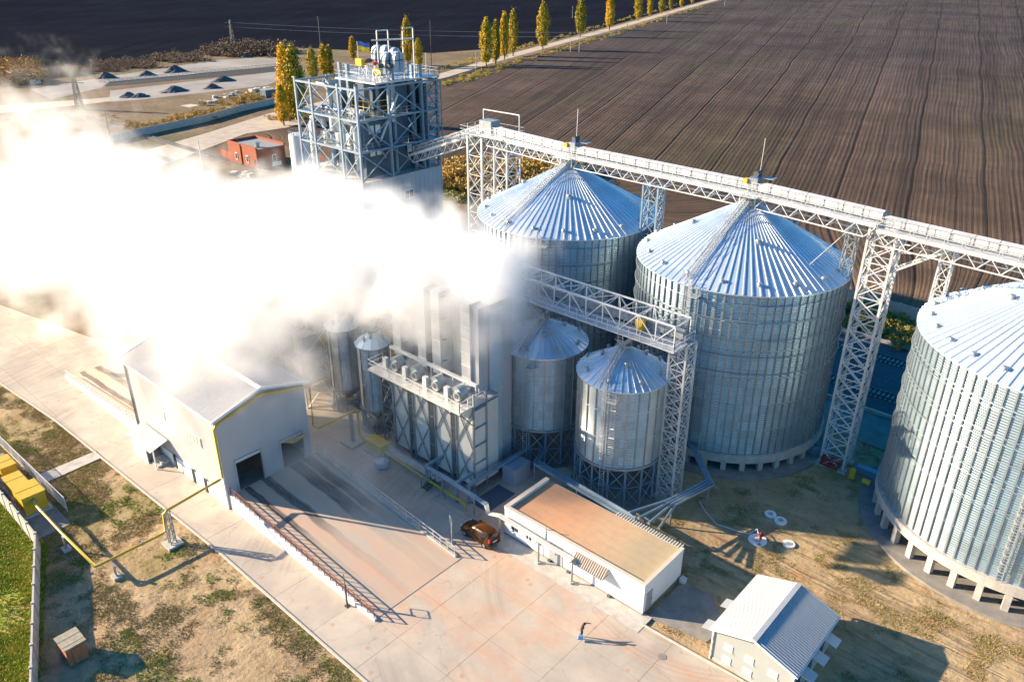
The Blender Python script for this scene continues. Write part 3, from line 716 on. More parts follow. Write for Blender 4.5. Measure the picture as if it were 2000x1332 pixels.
# drive heads above the silo peaks
def drive_head(label, c, z):
    t = thing('drive_head', label, 'conveyor drive', (c[0], c[1], z), 'conveyor drives over the silo peaks')
    x, y = c[0], c[1]
    MB().box((x-.55, y-.25, z), (x+.55, y+1.15, z+1.3)).build('housing', M['galv_steel'], t)
    MB().tube([(x+.2, y-.1, z+1.75), (x+.2, y+.95, z+1.75)], .33, 12).build('motor', M['dark_steel'], t)
    MB().box((x-.1, y+.1, z+1.3), (x+.5, y+.8, z+1.5)).build('gearbox', M['blue_paint'], t)
    MB().box((x-1.1, y-.5, z+.55), (x-.6, y+.1, z+1.15)).build('chain_guard', M['yellow_paint'], t)
    MB().box((x+.9, y+.3, z+1.32), (x+2.2, y+1.3, z+1.4)).build('rain_cover', M['galv_steel'], t)
    return t
drive_head('dark motor and yellow guard over the peak of the leftmost big silo', (g1[0], g1[1]), GZ+.3)
drive_head('dark motor and yellow guard over the peak of the middle big silo', (g2[0], g2[1]), GZ+.3)
# legs that stand the gantry on the silo peaks and the ground
for nm, c, top in (('leftmost', S1, g1), ('middle', S2, g2)):
    t = thing('support_frame', 'short frame carrying the gantry on the peak of the %s big silo' % nm, 'support frame', (c[0], c[1], 28.5), 'frames on the silo peaks')
    lattice(t, sq(c[0], c[1]+.2, 28.3, 1.9), sq(c[0], c[1]+.4, GZ-.1, 1.9), 1, .12, .07, WS)
    railing(t, [(c[0]-1.5, c[1]-1.9, GZ-.1), (c[0]+1.5, c[1]-1.9, GZ-.1)], 1.1, M['galv_rail'], .8)
    MB().box((c[0]-1.5, c[1]-1.9, GZ-.16), (c[0]+1.5, c[1]-.9, GZ-.1)).build('platform', M['galv_rail'], t)
    MB().bar((c[0]+.2, c[1]+1.2, GZ+.6), (c[0]+.3, c[1]+1.2, GZ+6.0), .06).build('lightning_rod', M['galv_rail'], t)
t = thing('lattice_mast', 'tall white lattice mast standing between the middle and rightmost big silos', 'lattice mast', (-24, 84.3, 0), None)
lattice(t, sq(-23.9, 85.2, 0, 2.7, 2.5), sq(-23.7, 85.0, GZ-.4, 2.7, 2.5), 15, .24, .11, WS)
for p in sq(-23.9, 85.2, 0, 2.7, 2.5): MB().box((p[0]-.45, p[1]-.45, 0), (p[0]+.45, p[1]+.45, .35)).build('footing', M['concrete'], t)
br = GY(1828, 476, 85.0)
beam('strut', (-22.3, 84.1, 25.2), (-16.6, 84.0, GZ-.9), .2, WS, t); beam('strut', (-22.3, 86.3, 25.2), (-16.6, 85.4, GZ-.9), .2, WS, t)
for k in range(3): beam('brace', (-22.3+k*1.9, 84.1, 25.2+k*1.5), (-22.3+k*1.9+1.0, 84.0, GZ-.9), .1, WS, t)
beam('tie', (-22.3, 84.1, GZ-2.8), (-18.5, 84.0, GZ-2.2), .1, WS, t)
t = thing('lattice_mast', 'slender white lattice column behind the right edge of the middle big silo', 'lattice mast', (-27.8, 88.6, 0), 'gantry columns')
lattice(t, sq(-28.2, 88.2, 0, 1.1), sq(-27.4, 86.2, GZ-1.2, 1.1), 17, .12, .06, M['galv_steel'])
beam('guy_rod', (-28, 86.5, 28), (-31.5, 81.5, 22.5), .06, WS, t)
t = thing('lattice_mast', 'slender white lattice column in front of the leftmost edge of the rightmost big silo roof', 'lattice mast', (-19, 87, 0), 'gantry columns')
lattice(t, sq(-18.4, 87.6, 0, 1.1), sq(-17.4, 84.6, GZ-1.2, 1.1), 17, .13, .06, WS)
t = thing('lattice_mast', 'blue grey lattice column between the leftmost and middle big silos', 'lattice mast', (-53, 87, 0), 'gantry columns')
cc = G(1276, 352, GZ-1); lattice(t, sq(cc.x, 86.2, 0, 2.2, 1.6), sq(cc.x, 86.2, GZ-1.4, 2.2, 1.6), 13, .22, .09, M['blue_steel'])
# transfer tower where the two conveyors meet
t = thing('transfer_tower', 'white double lattice tower under the corner of the two conveyors', 'lattice tower', (-84, 89, 0))
lattice(t, sq(-85.6, 88.8, 0, 3.0, 3.0), sq(-85.6, 88.8, GZ-.4, 3.0, 3.0), 10, .26, .1, WS)
lattice(t, sq(-81.0, 89.6, 0, 2.6, 3.0), sq(-81.0, 89.6, GZ-.4, 2.6, 3.0), 11, .22, .1, WS)
MB().box((-88, 86.6, GZ-.1), (-79.3, 91.6, GZ)).build('platform', M['galv_rail'], t)
railing(t, [(-88, 86.6, GZ), (-79.3, 86.6, GZ)], 1.1, M['galv_rail']); railing(t, [(-79.3, 91.6, GZ), (-88, 91.6, GZ), (-88, 86.6, GZ)], 1.1, M['galv_rail'])
MB().box((-85.6, 88.4, GZ), (-83.2, 90.4, GZ+1.9)).build('transfer_box', M['galv_steel'], t)
MB().box((-86.2, 89, GZ+.6), (-85.5, 89.8, GZ+1.5)).build('gearbox', M['yellow_paint'], t)
MB().bar((-87.6, 91.4, GZ), (-87.6, 91.4, GZ+3)).bar((-80.0, 91.4, GZ), (-80.0, 91.4, GZ+3)) if False else None
pf = MB()
for x in (-87.4, -80): pf.bar((x, 91.2, GZ), (x, 91.2, GZ+2.9), .12)
pf.bar((-87.4, 91.2, GZ+2.9), (-80, 91.2, GZ+2.9), .14); pf.build('hoist_beam', WS, t)
# sloping conveyor from the working tower
t = thing('sloping_conveyor', 'sloping covered conveyor from the tall steel tower up to the transfer tower', 'conveyor bridge', (-94, 89, 0))
conveyor(t, (-102.2, 89.6, 24.2), (-85.0, 89.2, GZ+.25), mcov='galv_steel')

# ------------------------------------------------------------ working tower
TX = [-118.9, -114.6, -107.4, -102.75]; TY = [78.8, 85.2, 92.4, 95.8]; TZ = [21.0, 25.9, 30.8, 35.6]
t = thing('working_tower', 'tall open steel frame tower of machinery on a blue grey clad base', 'tower', (-111, 87, 0))
tw = t
MB().box((TX[0]-.35, TY[0]-.35, 0), (TX[3]+.35, TY[3]+.35, TZ[0]-.05)).build('clad_base', M['blue_panel'], t)
sm = MB()
x = TX[0]
while x < TX[3]+.3: sm.box((x, TY[0]-.37, 0), (x+.05, TY[0]-.34, TZ[0]-.08)); x += 1.0
y = TY[0]
while y < TY[3]+.3: sm.box((TX[3]+.34, y, 0), (TX[3]+.37, y+.05, TZ[0]-.08)); y += 1.0
sm.build('panel_seams', M['blue_steel'], t)['kind'] = 'stuff'
MB().box((TX[0]-.4, TY[0]-.4, TZ[0]-.05), (TX[3]+.4, TY[3]+.4, TZ[0]+.12)).build('base_roof', M['concrete'], t)
wp = GX(799, 379, TX[3]+.38)
wf = MB().box((TX[3]+.36, wp.y-1.0, wp.z-.8), (TX[3]+.44, wp.y+1.0, wp.z+.8)).build('window', M['white_frame'], t)
for k in (-1, 1): MB().box((TX[3]+.43, wp.y+k*.48-.4, wp.z-.65), (TX[3]+.46, wp.y+k*.48+.4, wp.z+.65)).build('pane', M['glass'], wf)
cw = .36
topz = {}
for i, x in enumerate(TX):
    for j, y in enumerate(TY):
        if i in (0, 3) or j in (0, 3):
            mm = M['tower_steel'] if j == 0 else M['blue_steel']
            beam('column', (x, y, TZ[0]), (x, y, TZ[3]+(.6 if j == 0 else .3)), cw, mm, t)
for z in TZ[1:]:
    for (a, b) in (((TX[0], TY[0]), (TX[3], TY[0])), ((TX[3], TY[0]), (TX[3], TY[3])), ((TX[3], TY[3]), (TX[0], TY[3])), ((TX[0], TY[3]), (TX[0], TY[0]))):
        beam('girder', (*a, z), (*b, z), .26, M['tower_steel'] if a[1] == TY[0] and b[1] == TY[0] else M['blue_steel'], t, .3)
for k in range(3):
    z0, z1 = TZ[k]+.1, TZ[k+1]-.1
    for i in range(3):
        for y, mm in ((TY[0], M['tower_steel']), (TY[3], M['blue_steel'])):
            beam('brace', (TX[i], y, z0), (TX[i+1], y, z1), .15, mm, t); beam('brace', (TX[i+1], y, z0), (TX[i], y, z1), .15, mm, t)
        for x, mm in ((TX[3], M['blue_steel']), (TX[0], M['blue_steel'])):
            if i < 2:
                beam('brace', (x, TY[i], z0), (x, TY[i+1], z1), .16, mm, t); beam('brace', (x, TY[i+1], z0), (x, TY[i], z1), .16, mm, t)
    # floors with walkways round the machinery
    z = TZ[k+1] if k < 2 else None
    if z:
        fl = MB().box((TX[0], TY[0]+.2, z), (TX[3]-.1, TY[0]+1.6, z+.08)).box((TX[3]-1.5, TY[0]+1.6, z), (TX[3]-.1, TY[3], z+.08)).box((TX[0], TY[0]+5, z), (TX[3]-1.5, TY[0]+6.4, z+.08)).box((TX[0], TY[0]+1.6, z), (TX[0]+1.6, TY[3], z+.08))
        fl.build('floor_grating', M['galv_steel'], t)
        railing(t, [(TX[0]+.2, TY[0]+.3, z+.08), (TX[3]-.3, TY[0]+.3, z+.08), (TX[3]-.3, TY[3]-.2, z+.08)], 1.1, M['galv_steel'], 1.2)
# stair flights on the +x side near the back
for k in range(3):
    z0 = TZ[0]+k*4.9
    st = MB()
    for s in range(3):
        z = z0+1.2+s*1.4; st.box((TX[3]-.2, TY[2]+.3, z), (TX[3]+1.0, TY[3]-.2, z+.07)).bar((TX[3]+.95, TY[2]+.3, z+1), (TX[3]+.95, TY[3]-.2, z+1), .05)
        st.bar((TX[3]+.9, TY[2]+.4, z), (TX[3]+.9, TY[3]-.2, z+1.4), .08, .2)
    st.build('stair_flight', M['blue_steel'], t)
for y in (TY[2]+.2, TY[3]): beam('column', (TX[3]+1.05, y, TZ[0]+.1), (TX[3]+1.05, y, TZ[3]), .16, M['blue_steel'], t)
# machinery inside
rr = random.Random(11)
mc = [((-107.2, 81.2, 21.1), (-104.6, 86.4, 30.0), 'dark_panel'), ((-112.8, 86.5, 21.1), (-108.4, 93.5, 35.0), 'dark_panel'), ((-118.2, 84.4, 21.1), (-117.4, 95.0, 35.0), 'blue_panel'),
      ((-106.6, 88.6, 21.1), (-105.0, 91.2, 34.9), 'dark_panel'), ((-116.6, 88.2, 21.1), (-113.8, 91.6, 29.0), 'dark_panel'), ((-117.4, 94.2, 21.1), (-104.2, 94.9, 34.9), 'dark_panel')]
mc += [((-117.0, 84.0, 21.1), (-113.6, 86.2, 33.5), 'dark_panel'), ((-112.6, 83.4, 21.1), (-109.0, 84.2, 29.5), 'dark_panel')]
for a, b, m in mc: MB().box(a, b).build('machine_casing', M[m], t)
for (y, z) in ((82.2, 28.2), (83.6, 28.2), (82.2, 24.6), (83.6, 24.6), (90.2, 24.0)):
    w = MB().box((-104.62, y, z), (-104.5, y+.95, z+1.3)).build('hatch', M['white_frame'], t)
for (x, y, w) in ((-104.2, 87.4, .5), (-104.3, 91.8, .55), (-103.9, 93.2, .5), (-107.9, 87.2, .5), (-110.0, 84.4, .5), (-112.5, 84.9, .55), (-115.5, 85.6, .5), (-107.6, 92.8, .5), (-106.1, 92.8, .5)):
    MB().box((x-w/2, y-w/2, 21.1), (x+w/2, y+w/2, 38.2 if y > 84.8 else 35.3)).build('elevator_leg', M['blue_steel'], t)
for pts, r, m in (([(-117.9, 80.4, 21.2), (-117.9, 80.4, 28.6), (-117.6, 80.5, 29.4), (-116.8, 80.9, 29.8), (-115.9, 81.4, 29.3), (-115.6, 81.6, 28)], .45, 'white_steel'),
                  ([(-110.5, 80.6, 30), (-106.8, 80.6, 30), (-106.2, 80.6, 29.6), (-105.9, 80.6, 28.6), (-105.9, 80.6, 23.5)], .5, 'white_steel'),
                  ([(-115.4, 80.9, 35.2), (-113.4, 80.9, 35.2), (-112.6, 80.9, 34.6), (-112.4, 80.9, 33.6), (-112.4, 80.9, 31.1)], .42, 'galv_steel'),
                  ([(-113.4, 81.6, 21.2), (-113.4, 81.6, 27)], .6, 'blue_steel'), ([(-109.6, 81.2, 21.2), (-109.6, 81.2, 29.5)], .45, 'blue_steel'),
                  ([(-116.2, 82.2, 27.5), (-112.5, 81.5, 22)], .22, 'white_steel'), ([(-108, 82.2, 35), (-112, 81.5, 26)], .22, 'white_steel'), ([(-104.4, 80.4, 34.5), (-107.9, 80.6, 26.5)], .22, 'white_steel'),
                  ([(-103.7, 88, 34), (-103.9, 84, 27)], .2, 'white_steel'), ([(-103.7, 90, 30), (-103.6, 93.6, 23)], .2, 'blue_steel'), ([(-104.1, 81, 31), (-104.1, 85, 24)], .18, 'galv_steel')):
    MB().tube(pts, r, 12).build('duct', M[m], t)
for x in (-114.9, -113.2, -111.0, -109.4): MB().tube([(x, 80.6, 31.6), (x+.9, 80.6, 31.6)], .38, 10).build('motor', M['blue_paint'], t)
for a, b in (((-108.4, 81.0, 31.2), (-105.0, 82.0, 32.0)), ((-116.5, 81.2, 26.1), (-114.6, 82.6, 27.4)), ((-112.0, 81.0, 26.1), (-109.9, 82.4, 27.6)), ((-108.6, 80.6, 26.2), (-107.7, 81.6, 28))):
    MB().box(a, b).build('separator', M['cream_panel'], t)
yr = MB()
for x in (-108.5, -107, -105.5, -104): yr.bar((x, 82.2, 30.9), (x, 82.2, 33.4), .08)
for z in (31.6, 32.4, 33.3): yr.bar((-108.5, 82.2, z), (-104, 82.2, z), .07).bar((-104, 82.2, z), (-104, 86, z), .07)
yr.build('yellow_railing', M['yellow_paint'], t)
# top deck and elevator heads
dz = 36.3
MB().box((-113.0, 82.6, dz-.25), (-102.6, 96.4, dz)).build('top_deck', M['galv_rail'], t)
MB().box((-118.6, 88.6, dz-.25), (-113.0, 96.4, dz)).build('top_deck', M['galv_rail'], t)
railing(t, [(-118.6, 88.6, dz), (-113, 88.6, dz), (-113, 82.6, dz), (-102.6, 82.6, dz), (-102.6, 96.4, dz), (-118.6, 96.4, dz)], 1.15, M['tower_steel'], 1.1, .06)
def head(x, y, z, rz, mcol):
    h = thing('elevator_head', 'x', 'elevator head', (x, y, z))
    return h
def elevator_head(x, y, z, L=2.1, w=1.0):
    mb = MB(); pr = []
    for k in range(9):
        a = math.pi*k/8; pr.append((math.cos(a)*L/2*.96, 1.1+math.sin(a)*1.15))
    pr = [(L/2, -.9), (L/2, .9)]+pr+[(-L/2, .9), (-L/2, -.9)]
    n = len(pr); vs = [(x-w/2, y+p[0], z+p[1]) for p in pr]+[(x+w/2, y+p[0], z+p[1]) for p in pr]
    mb.add(vs, [tuple(range(n)), tuple(range(n, 2*n))[::-1]]+[(i, i+n, (i+1) % n+n, (i+1) % n) for i in range(n)])
    return mb
elev = [(-111.3, 90.6, 38.6), (-109.4, 90.9, 38.7), (-108.0, 91.4, 38.4), (-105.2, 87.6, 38.2), (-103.8, 88.4, 38.3)]
for x, y, z in elev: eh = elevator_head(x, y, z).build('elevator_head', M['blue_panel'], t); hb = MB().box((x-.62, y-1.1, z+.85), (x+.62, y+1.1, z+1.0)).box((x-.56, y-.05, z-.9), (x+.56, y+.05, z+2.2)); hb.build('flange', M['dark_steel'], eh)
for (x, y, z) in ((-112.4, 87.6, 38.2), (-105.2, 85.4, 37.4)): MB().box((x-.8, y-.4, z-.5), (x+.8, y+.4, z+.6)).build('drive_guard', M['yellow_paint'], t)
for (x, y) in ((-112.0, 88.4), (-110.2, 88.9), (-105.0, 85.2), (-104, 86.6)):
    MB().tube([(x, y, 38.4), (x, y+1.1, 38.4)], .35, 10).build('motor', M['dark_steel'], t)
for (x, y) in ((-111.6, 88.4), (-104.9, 85.8)):
    s_ = 1.8; lattice(t, sq(x, y, dz, s_), sq(x, y, 37.8, s_), 1, .14, .09, WS, leg='head_frame_post')
pf = MB()
for (x, y) in ((-106.0, 86.3), (-106.0, 88.6), (-102.9, 91.2), (-102.9, 89)): pf.bar((x, y, dz), (x, y, 43.6 if y < 90 else 44.0), .16)
pf.bar((-106.0, 86.3, 43.6), (-106.0, 88.6, 43.6), .16).bar((-102.9, 89, 44), (-102.9, 91.2, 44), .16).bar((-106.6, 85.6, 42.2), (-102.4, 90.8, 42.4), .16, .22).bar((-106.0, 88.6, 42.2), (-102.9, 91.2, 42.4), .14)
pf.build('hoist_frame', M['galv_rail'], t)
MB().tube([(-106.6, 86, 38.4), (-106.6, 86, 38.9)], .4, 10).build('red_drum', M['red_paint'], t)
# flag
fl = thing('flag', 'blue and yellow flag flying on top of the steel tower', 'flag', (-113.6, 88.2, dz))
MB().bar((-113.6, 88.2, dz), (-113.6, 88.2, 41.4), .06).build('flagpole', M['galv_rail'], fl)
def flag_mesh(z0, z1, name, m):
    mb = MB(); n = 8
    d = Vector((.82, .52, 0)); nn = Vector((-.52, .82, 0)); P0 = Vector((-113.6, 88.2, 0)); vs = []
    for side in (-.02, .02):
        for k in range(n+1):
            for z in (z0, z1):
                q = P0+d*(k*.27)+nn*(side+.16*math.sin(k*1.1)*k/n); vs.append((q.x, q.y, z-.12*k/n*2+.08*math.sin(k*.9)))
    fs = []
    for s in (0, 1):
        o = s*2*(n+1)
        for k in range(n): fs.append((o+2*k, o+2*k+2, o+2*k+3, o+2*k+1)[::(1 if s == 0 else -1)])
    mb.add(vs, fs, True); mb.build(name, m, fl)
flag_mesh(40.7, 41.4, 'blue_stripe', M['blue_paint']); flag_mesh(40.0, 40.7, 'yellow_stripe', mat('flag_yellow', (.8, .55, .02), .7))

# ------------------------------------------------------------ grain dryer
t = thing('grain_dryer', 'tall pale grain dryer with exhaust ducts and a fan platform, steam pouring from its top', 'grain dryer', (-59, 56, 0))
dx0, dx1 = -65.0, -51.7; rx = -53.2
PZ = 11.4
MB().box((dx0-.3, 51.2, -.05), (dx1+.6, 60.6, .3)).build('plinth', M['concrete_dark'], t)
# rear tower body with horizontal louvres on its right side
MB().box((-67.1, 56.0, .3), (rx, 59.4, 21.5)).build('tower_body', M['cream_panel'], t)
MB().box((-55.4, 54.4, PZ), (rx-.05, 55.98, 21.5)).build('side_duct', M['grey_panel'], t)
lv = 0
me = MB().box((0, -1.3, 0), (.14, 1.3, .05)).add([(0, -1.3, .05), (.14, -1.3, .05), (0, -1.3, .26), (0, 1.3, .05), (.14, 1.3, .05), (0, 1.3, .26)], [(0, 1, 2), (3, 5, 4), (1, 4, 5, 2)]) if False else None
lm = MB(); lm.add([(0, -1, 0), (.2, -1, 0), (0, -1, .22), (0, 1, 0), (.2, 1, 0), (0, 1, .22)], [(0, 1, 2), (3, 5, 4), (1, 4, 5, 2), (0, 3, 4, 1)])
MB().box((rx+.005, 55.95, .6), (rx+.02, 58.0, 21.4)).build('louvre_gap_shade', M['dark_panel'], t)  # dark sheet puts the shade between the louvres into colour
me = lm.mesh('louvre', M['cream_panel'])
for k in range(56): inst('louvre', me, t, (rx+.02, 56.97, .8+k*.36))
MB().box((rx+.01, 58.06, .3), (rx+.22, 59.45, 21.5)).build('corner_panel', M['grey_panel'], t)
for y in (55.95, 58.0, 59.42): beam('corner_post', (rx+.1, y, .3), (rx+.1, y, 21.5), .14, M['grey_panel'], t)
# exhaust ducts above the platform
for x0 in (-67.1, -62.7, -60.3, -55.6):
    d = MB().box((x0, 54.1, PZ+.3), (x0+1.35, 55.98, 21.8)); d.build('exhaust_duct', M['white_steel'], t)
    for k in range(6): beam('flange', (x0-.04, 54.08, PZ+1.4+k*1.55), (x0+1.4, 54.08, PZ+1.4+k*1.55), .07, M['cream_panel'], t)
    for k in range(4): beam('bracket', (x0+1.35, 54.5, PZ+2+k*2.6), (x0+2.0, 54.5, PZ+2.35+k*2.6), .08, M['dark_steel'], t)
# lower hot air chambers with cross braces
for i in range(4):
    w = 2.58; XC = (-65.0, -61.5, -57.85, -54.4, -50.9); x0 = XC[i]
    c = MB().box((x0, 52.0, .9), (x0+w, 55.9, PZ-.5)); c.build('air_chamber', M['cream_panel'], t)
    MB().box((x0-.85, 52.8, .6), (x0-.1, 55.5, PZ-.4)).build('chamber_gap_shade', M['dark_panel'], t)  # dark box fills the gap beside each chamber, its shade painted in
    for x in (x0-.06, x0+w+.06): beam('leg', (x, 51.9, 0), (x, 51.9, PZ), .16, M['galv_steel'], t)
    for z0, z1 in ((.9, 5.8), (5.8, PZ-.6)):
        beam('brace', (x0, 51.88, z0), (x0+w, 51.88, z1), .12, M['galv_steel'], t); beam('brace', (x0+w, 51.86, z0), (x0, 51.86, z1), .12, M['galv_steel'], t)
    if i < 3: 
        for z in (3.8, 7.5): beam('tie', (x0+w, 51.9, z), (XC[i+1], 51.9, z), .1, M['galv_steel'], t)
for y in (51.9, 53.9):
    beam('leg', (dx1, y, 0), (dx1, y, PZ+1.5), .16, M['galv_steel'], t)
for k in range(5): beam('tie', (dx1, 51.9, 1.6+k*2.3), (dx1, 53.9, 1.6+k*2.3+.0), .12, M['blue_steel'], t)
lattice(t, [(dx0-2.2, 51.9, 0), (dx0-.2, 51.9, 0), (dx0-.2, 53.9, 0), (dx0-2.2, 53.9, 0)], [(dx0-2.2, 51.9, PZ-.2), (dx0-.2, 51.9, PZ-.2), (dx0-.2, 53.9, PZ-.2), (dx0-2.2, 53.9, PZ-.2)], 4, .16, .09, M['galv_steel'])
# fan platform
MB().box((dx0-1.9, 49.9, PZ-.25), (dx1-.1, 52.0, PZ)).build('fan_platform', M['cream_panel'], t)
MB().box((dx0-.3, 52.0, PZ-.25), (dx1-.1, 56.0, PZ-.02)).build('fan_deck', M['galv_rail'], t)
railing(t, [(dx0-1.9, 52.2, PZ), (dx0-1.9, 50.0, PZ), (dx1-.2, 50.0, PZ), (dx1-.2, 53.8, PZ)], 1.15, M['cream_panel'], 1.2, .06)
MB().bar((dx0-1.4, 53.0, PZ+1.9), (dx1-.5, 53.0, PZ+1.9), .35, .3).build('air_manifold', M['white_steel'], t)
for k in range(9): beam('hanger', (dx0-1.4+k*1.75, 53.0, PZ), (dx0-1.4+k*1.75, 53.0, PZ+1.9), .1, M['cream_panel'], t)
for k in range(4):
    x = dx0+1.0+k*3.4
    f = MB(); f.tube([(x, 51.4, PZ+.95), (x, 52.5, PZ+.95)], .85, 18); f.tube([(x+.35, 51.1, PZ+.95), (x+.35, 51.4, PZ+.95)], .5, 16)
    fo = f.build('fan_housing', M['galv_steel'], t); MB().tube([(x+.35, 51.05, PZ+.95), (x+.35, 51.11, PZ+.95)], .3, 14).build('fan_hub', M['dark_steel'], fo)
    MB().box((x-1.5, 51.0, PZ), (x-.9, 51.5, PZ+1.5)).build('drive_cover', M['white_steel'], t)
beam('strut', (dx1-.3, 50.1, PZ-.2), (dx1-.3, 51.9, PZ-2.4), .12, M['galv_steel'], t)
for k in range(5): x = dx0-.2+k*3.3; beam('strut', (x, 50.1, PZ-.2), (x, 51.9, PZ-2.4), .12, M['galv_steel'], t)
# low duct frames round the dryer foot
fr = MB()
for x in (dx0+8.1, dx1-.4):
    fr.bar((x, 49.4, .0), (x, 49.4, 2.6), .3).bar((x, 49.3, 2.7), (x, 52, 2.7), .3)
fr.bar((dx0+8.1, 49.4, 2.6), (dx1-.4, 49.4, 2.6), .32)
fr.bar((dx1+.7, 50.2, 2.5), (dx1+.7, 60.4, 2.5), .4).bar((dx1+.7, 50.2, 0), (dx1+.7, 50.2, 2.6), .3).bar((dx1+.7, 60.4, 0), (dx1+.7, 60.4, 2.6), .3)
fr.build('duct_frame', M['blue_steel'], t)
ux = MB().box((dx1+.6, 55.8, .1), (dx1+2.4, 58.6, 2.2)); ux.build('discharge_hood', M['blue_panel'], t)
MB().box((dx1+.8, 50.4, -.02), (dx1+3.4, 54.9, .12)).build('pit_cover', M['dark_panel'], t)

# ------------------------------------------------------------ truss bridge over the small silos
t = thing('truss_bridge', 'white truss bridge carrying a conveyor over the two small hopper silos', 'conveyor bridge', (-47, 65, 0))
bz = 19.6; by0, by1 = 63.7, 66.7; bx0, bx1 = -61.5, -35.2; H = 2.3
for y in (by0, by1):
    for z in (bz, bz+H): beam('chord', (bx0, y, z), (bx1, y, z), .16, WS, t)
    n = 12; dxp = (bx1-bx0)/n
    for k in range(n+1):
        x = bx0+k*dxp; beam('post', (x, y, bz), (x, y, bz+H), .11, WS, t)
        if k < n: beam('brace', (x, y, bz if k % 2 else bz+H), (x+dxp, y, bz+H if k % 2 else bz), .1, WS, t)
for k in range(13):
    x = bx0+k*dxp; beam('tie', (x, by0, bz+H), (x, by1, bz+H), .09, WS, t); beam('tie', (x, by0, bz), (x, by1, bz), .12, WS, t)
    if k < 12: beam('brace', (x, by0 if k % 2 else by1, bz+H), (x+dxp, by1 if k % 2 else by0, bz+H), .08, WS, t)
MB().box((bx0, by0-.9, bz-.12), (bx1+.6, by1-1.2, bz)).build('walkway', M['galv_rail'], t)
for k in range(12): MB().box((bx0+k*dxp+.03, by1-1.3, bz+.3), (bx0+(k+1)*dxp-.03, by1-.5, bz+1.1)).build('cover_panel', M['galv_steel'], t)
railing(t, [(bx0, by0-.9, bz), (bx1+.6, by0-.9, bz), (bx1+.6, by1, bz)], 1.1, M['galv_rail'], 1.3, .05)
MB().box((-40.3, 64.4, bz+.2), (-39.5, 65.2, bz+1.4)).build('chain_guard', M['yellow_paint'], t)
MB().tube([(-40.8, 65.4, bz+.8), (-39.9, 65.4, bz+.8)], .35, 10).build('motor', M['dark_steel'], t)
for (cx, cy) in ((-52.55, 64.5), (-41.25, 64.35)):
    MB().tube([(cx+.9, cy+1.0, bz+.2), (cx+.8, cy+.9, bz-.7), (cx+.2, cy+.3, bz-1.5), (cx+.05, cy+.1, 17.2)], .3, 10).build('spout', M['galv_steel'], t)
    la = MB()
    for o_ in (-.3, .3): la.bar((cx+o_-.3, cy-.6, 17.4), (cx+o_-.3, cy-.6, bz+1.2), .06)
    z = 17.4
    while z < bz+1: la.bar((cx-.6, cy-.6, z), (cx, cy-.6, z), .045); z += .33
    for z in (17.9, 18.6, 19.3): la.tube([(cx-.3+.42*math.cos(q), cy-.6-.7*math.sin(q), z) for q in [math.pi*k/6 for k in range(7)]], .03, 4, False)
    la.build('ladder', M['galv_rail'], t)
m2 = thing('lattice_mast', 'white lattice mast at the end of the truss bridge beside the small silo', 'lattice mast', (-35.2, 66.4, 0))
lattice(m2, sq(-35.35, 66.2, .0, 1.9, 1.9), sq(-35.35, 65.9, bz-.1, 1.9, 1.9), 13, .2, .09, WS)
MB().box((-36.7, 64.9, -.05), (-34.0, 67.6, .25)).build('footing', M['concrete'], m2)
# second bridge, mostly inside the steam, over the slim bins
t = thing('truss_bridge', 'pale conveyor bridge half lost in the steam over the slim bins', 'conveyor bridge', (-78, 57, 0))
conveyor(t, (-92, 57.6, 14.6), (-66.5, 57.2, 14.6))
for x in (-90.5, -84, -74.4, -67.6): lattice(t, sq(x, 57.5, 0, 1.6), sq(x, 57.5, 14.1, 1.6), 7, .14, .07, WS)
for (x, y) in ((-71, 54), (-77.9, 54.6)): MB().tube([(x, y, 13.5), (x-.3, y+1.4, 14.6)], .2, 8).build('spout', M['galv_steel'], t)
# tangle of machinery left of the bins
t = thing('cleaning_station', 'jumble of pipes, bins and light frames in the steam left of the slim bins', 'machinery', (-86, 54, 0))
lattice(t, sq(-83.6, 52.4, 0, 4.6, 4.2), sq(-83.6, 52.4, 10.5, 4.6, 4.2), 3, .16, .08, WS)
lattice(t, sq(-90.0, 54.4, 0, 4.6, 4.6), sq(-90.0, 54.4, 9.0, 4.6, 4.6), 3, .16, .08, WS)
for z in (3.4, 6.8): MB().box((-86, 50.2, z), (-81.2, 54.6, z+.08)).build('floor', M['galv_rail'], t); railing(t, [(-86, 50.2, z), (-81.2, 50.2, z), (-81.2, 54.6, z)], 1.1, M['galv_rail'], .9)
for a, b in (((-85, 51.2, 3.5), (-82.4, 53.4, 5.6)), ((-84.6, 51.4, 6.9), (-82.6, 53.6, 9.6)), ((-91.4, 53, 2), (-88.6, 55.6, 7))): MB().box(a, b).build('machine_casing', M['cream_panel'], t)
for k in range(12):
    a = Vector((rr.uniform(-88, -80), rr.uniform(51, 56), rr.uniform(6, 13))); b = a+Vector((rr.uniform(-3, 3), rr.uniform(-1, 1), rr.uniform(-6, -3))); b.z = max(b.z, .4)
    MB().tube([a, b], .14, 8).build('spout', M['white_steel'], t)
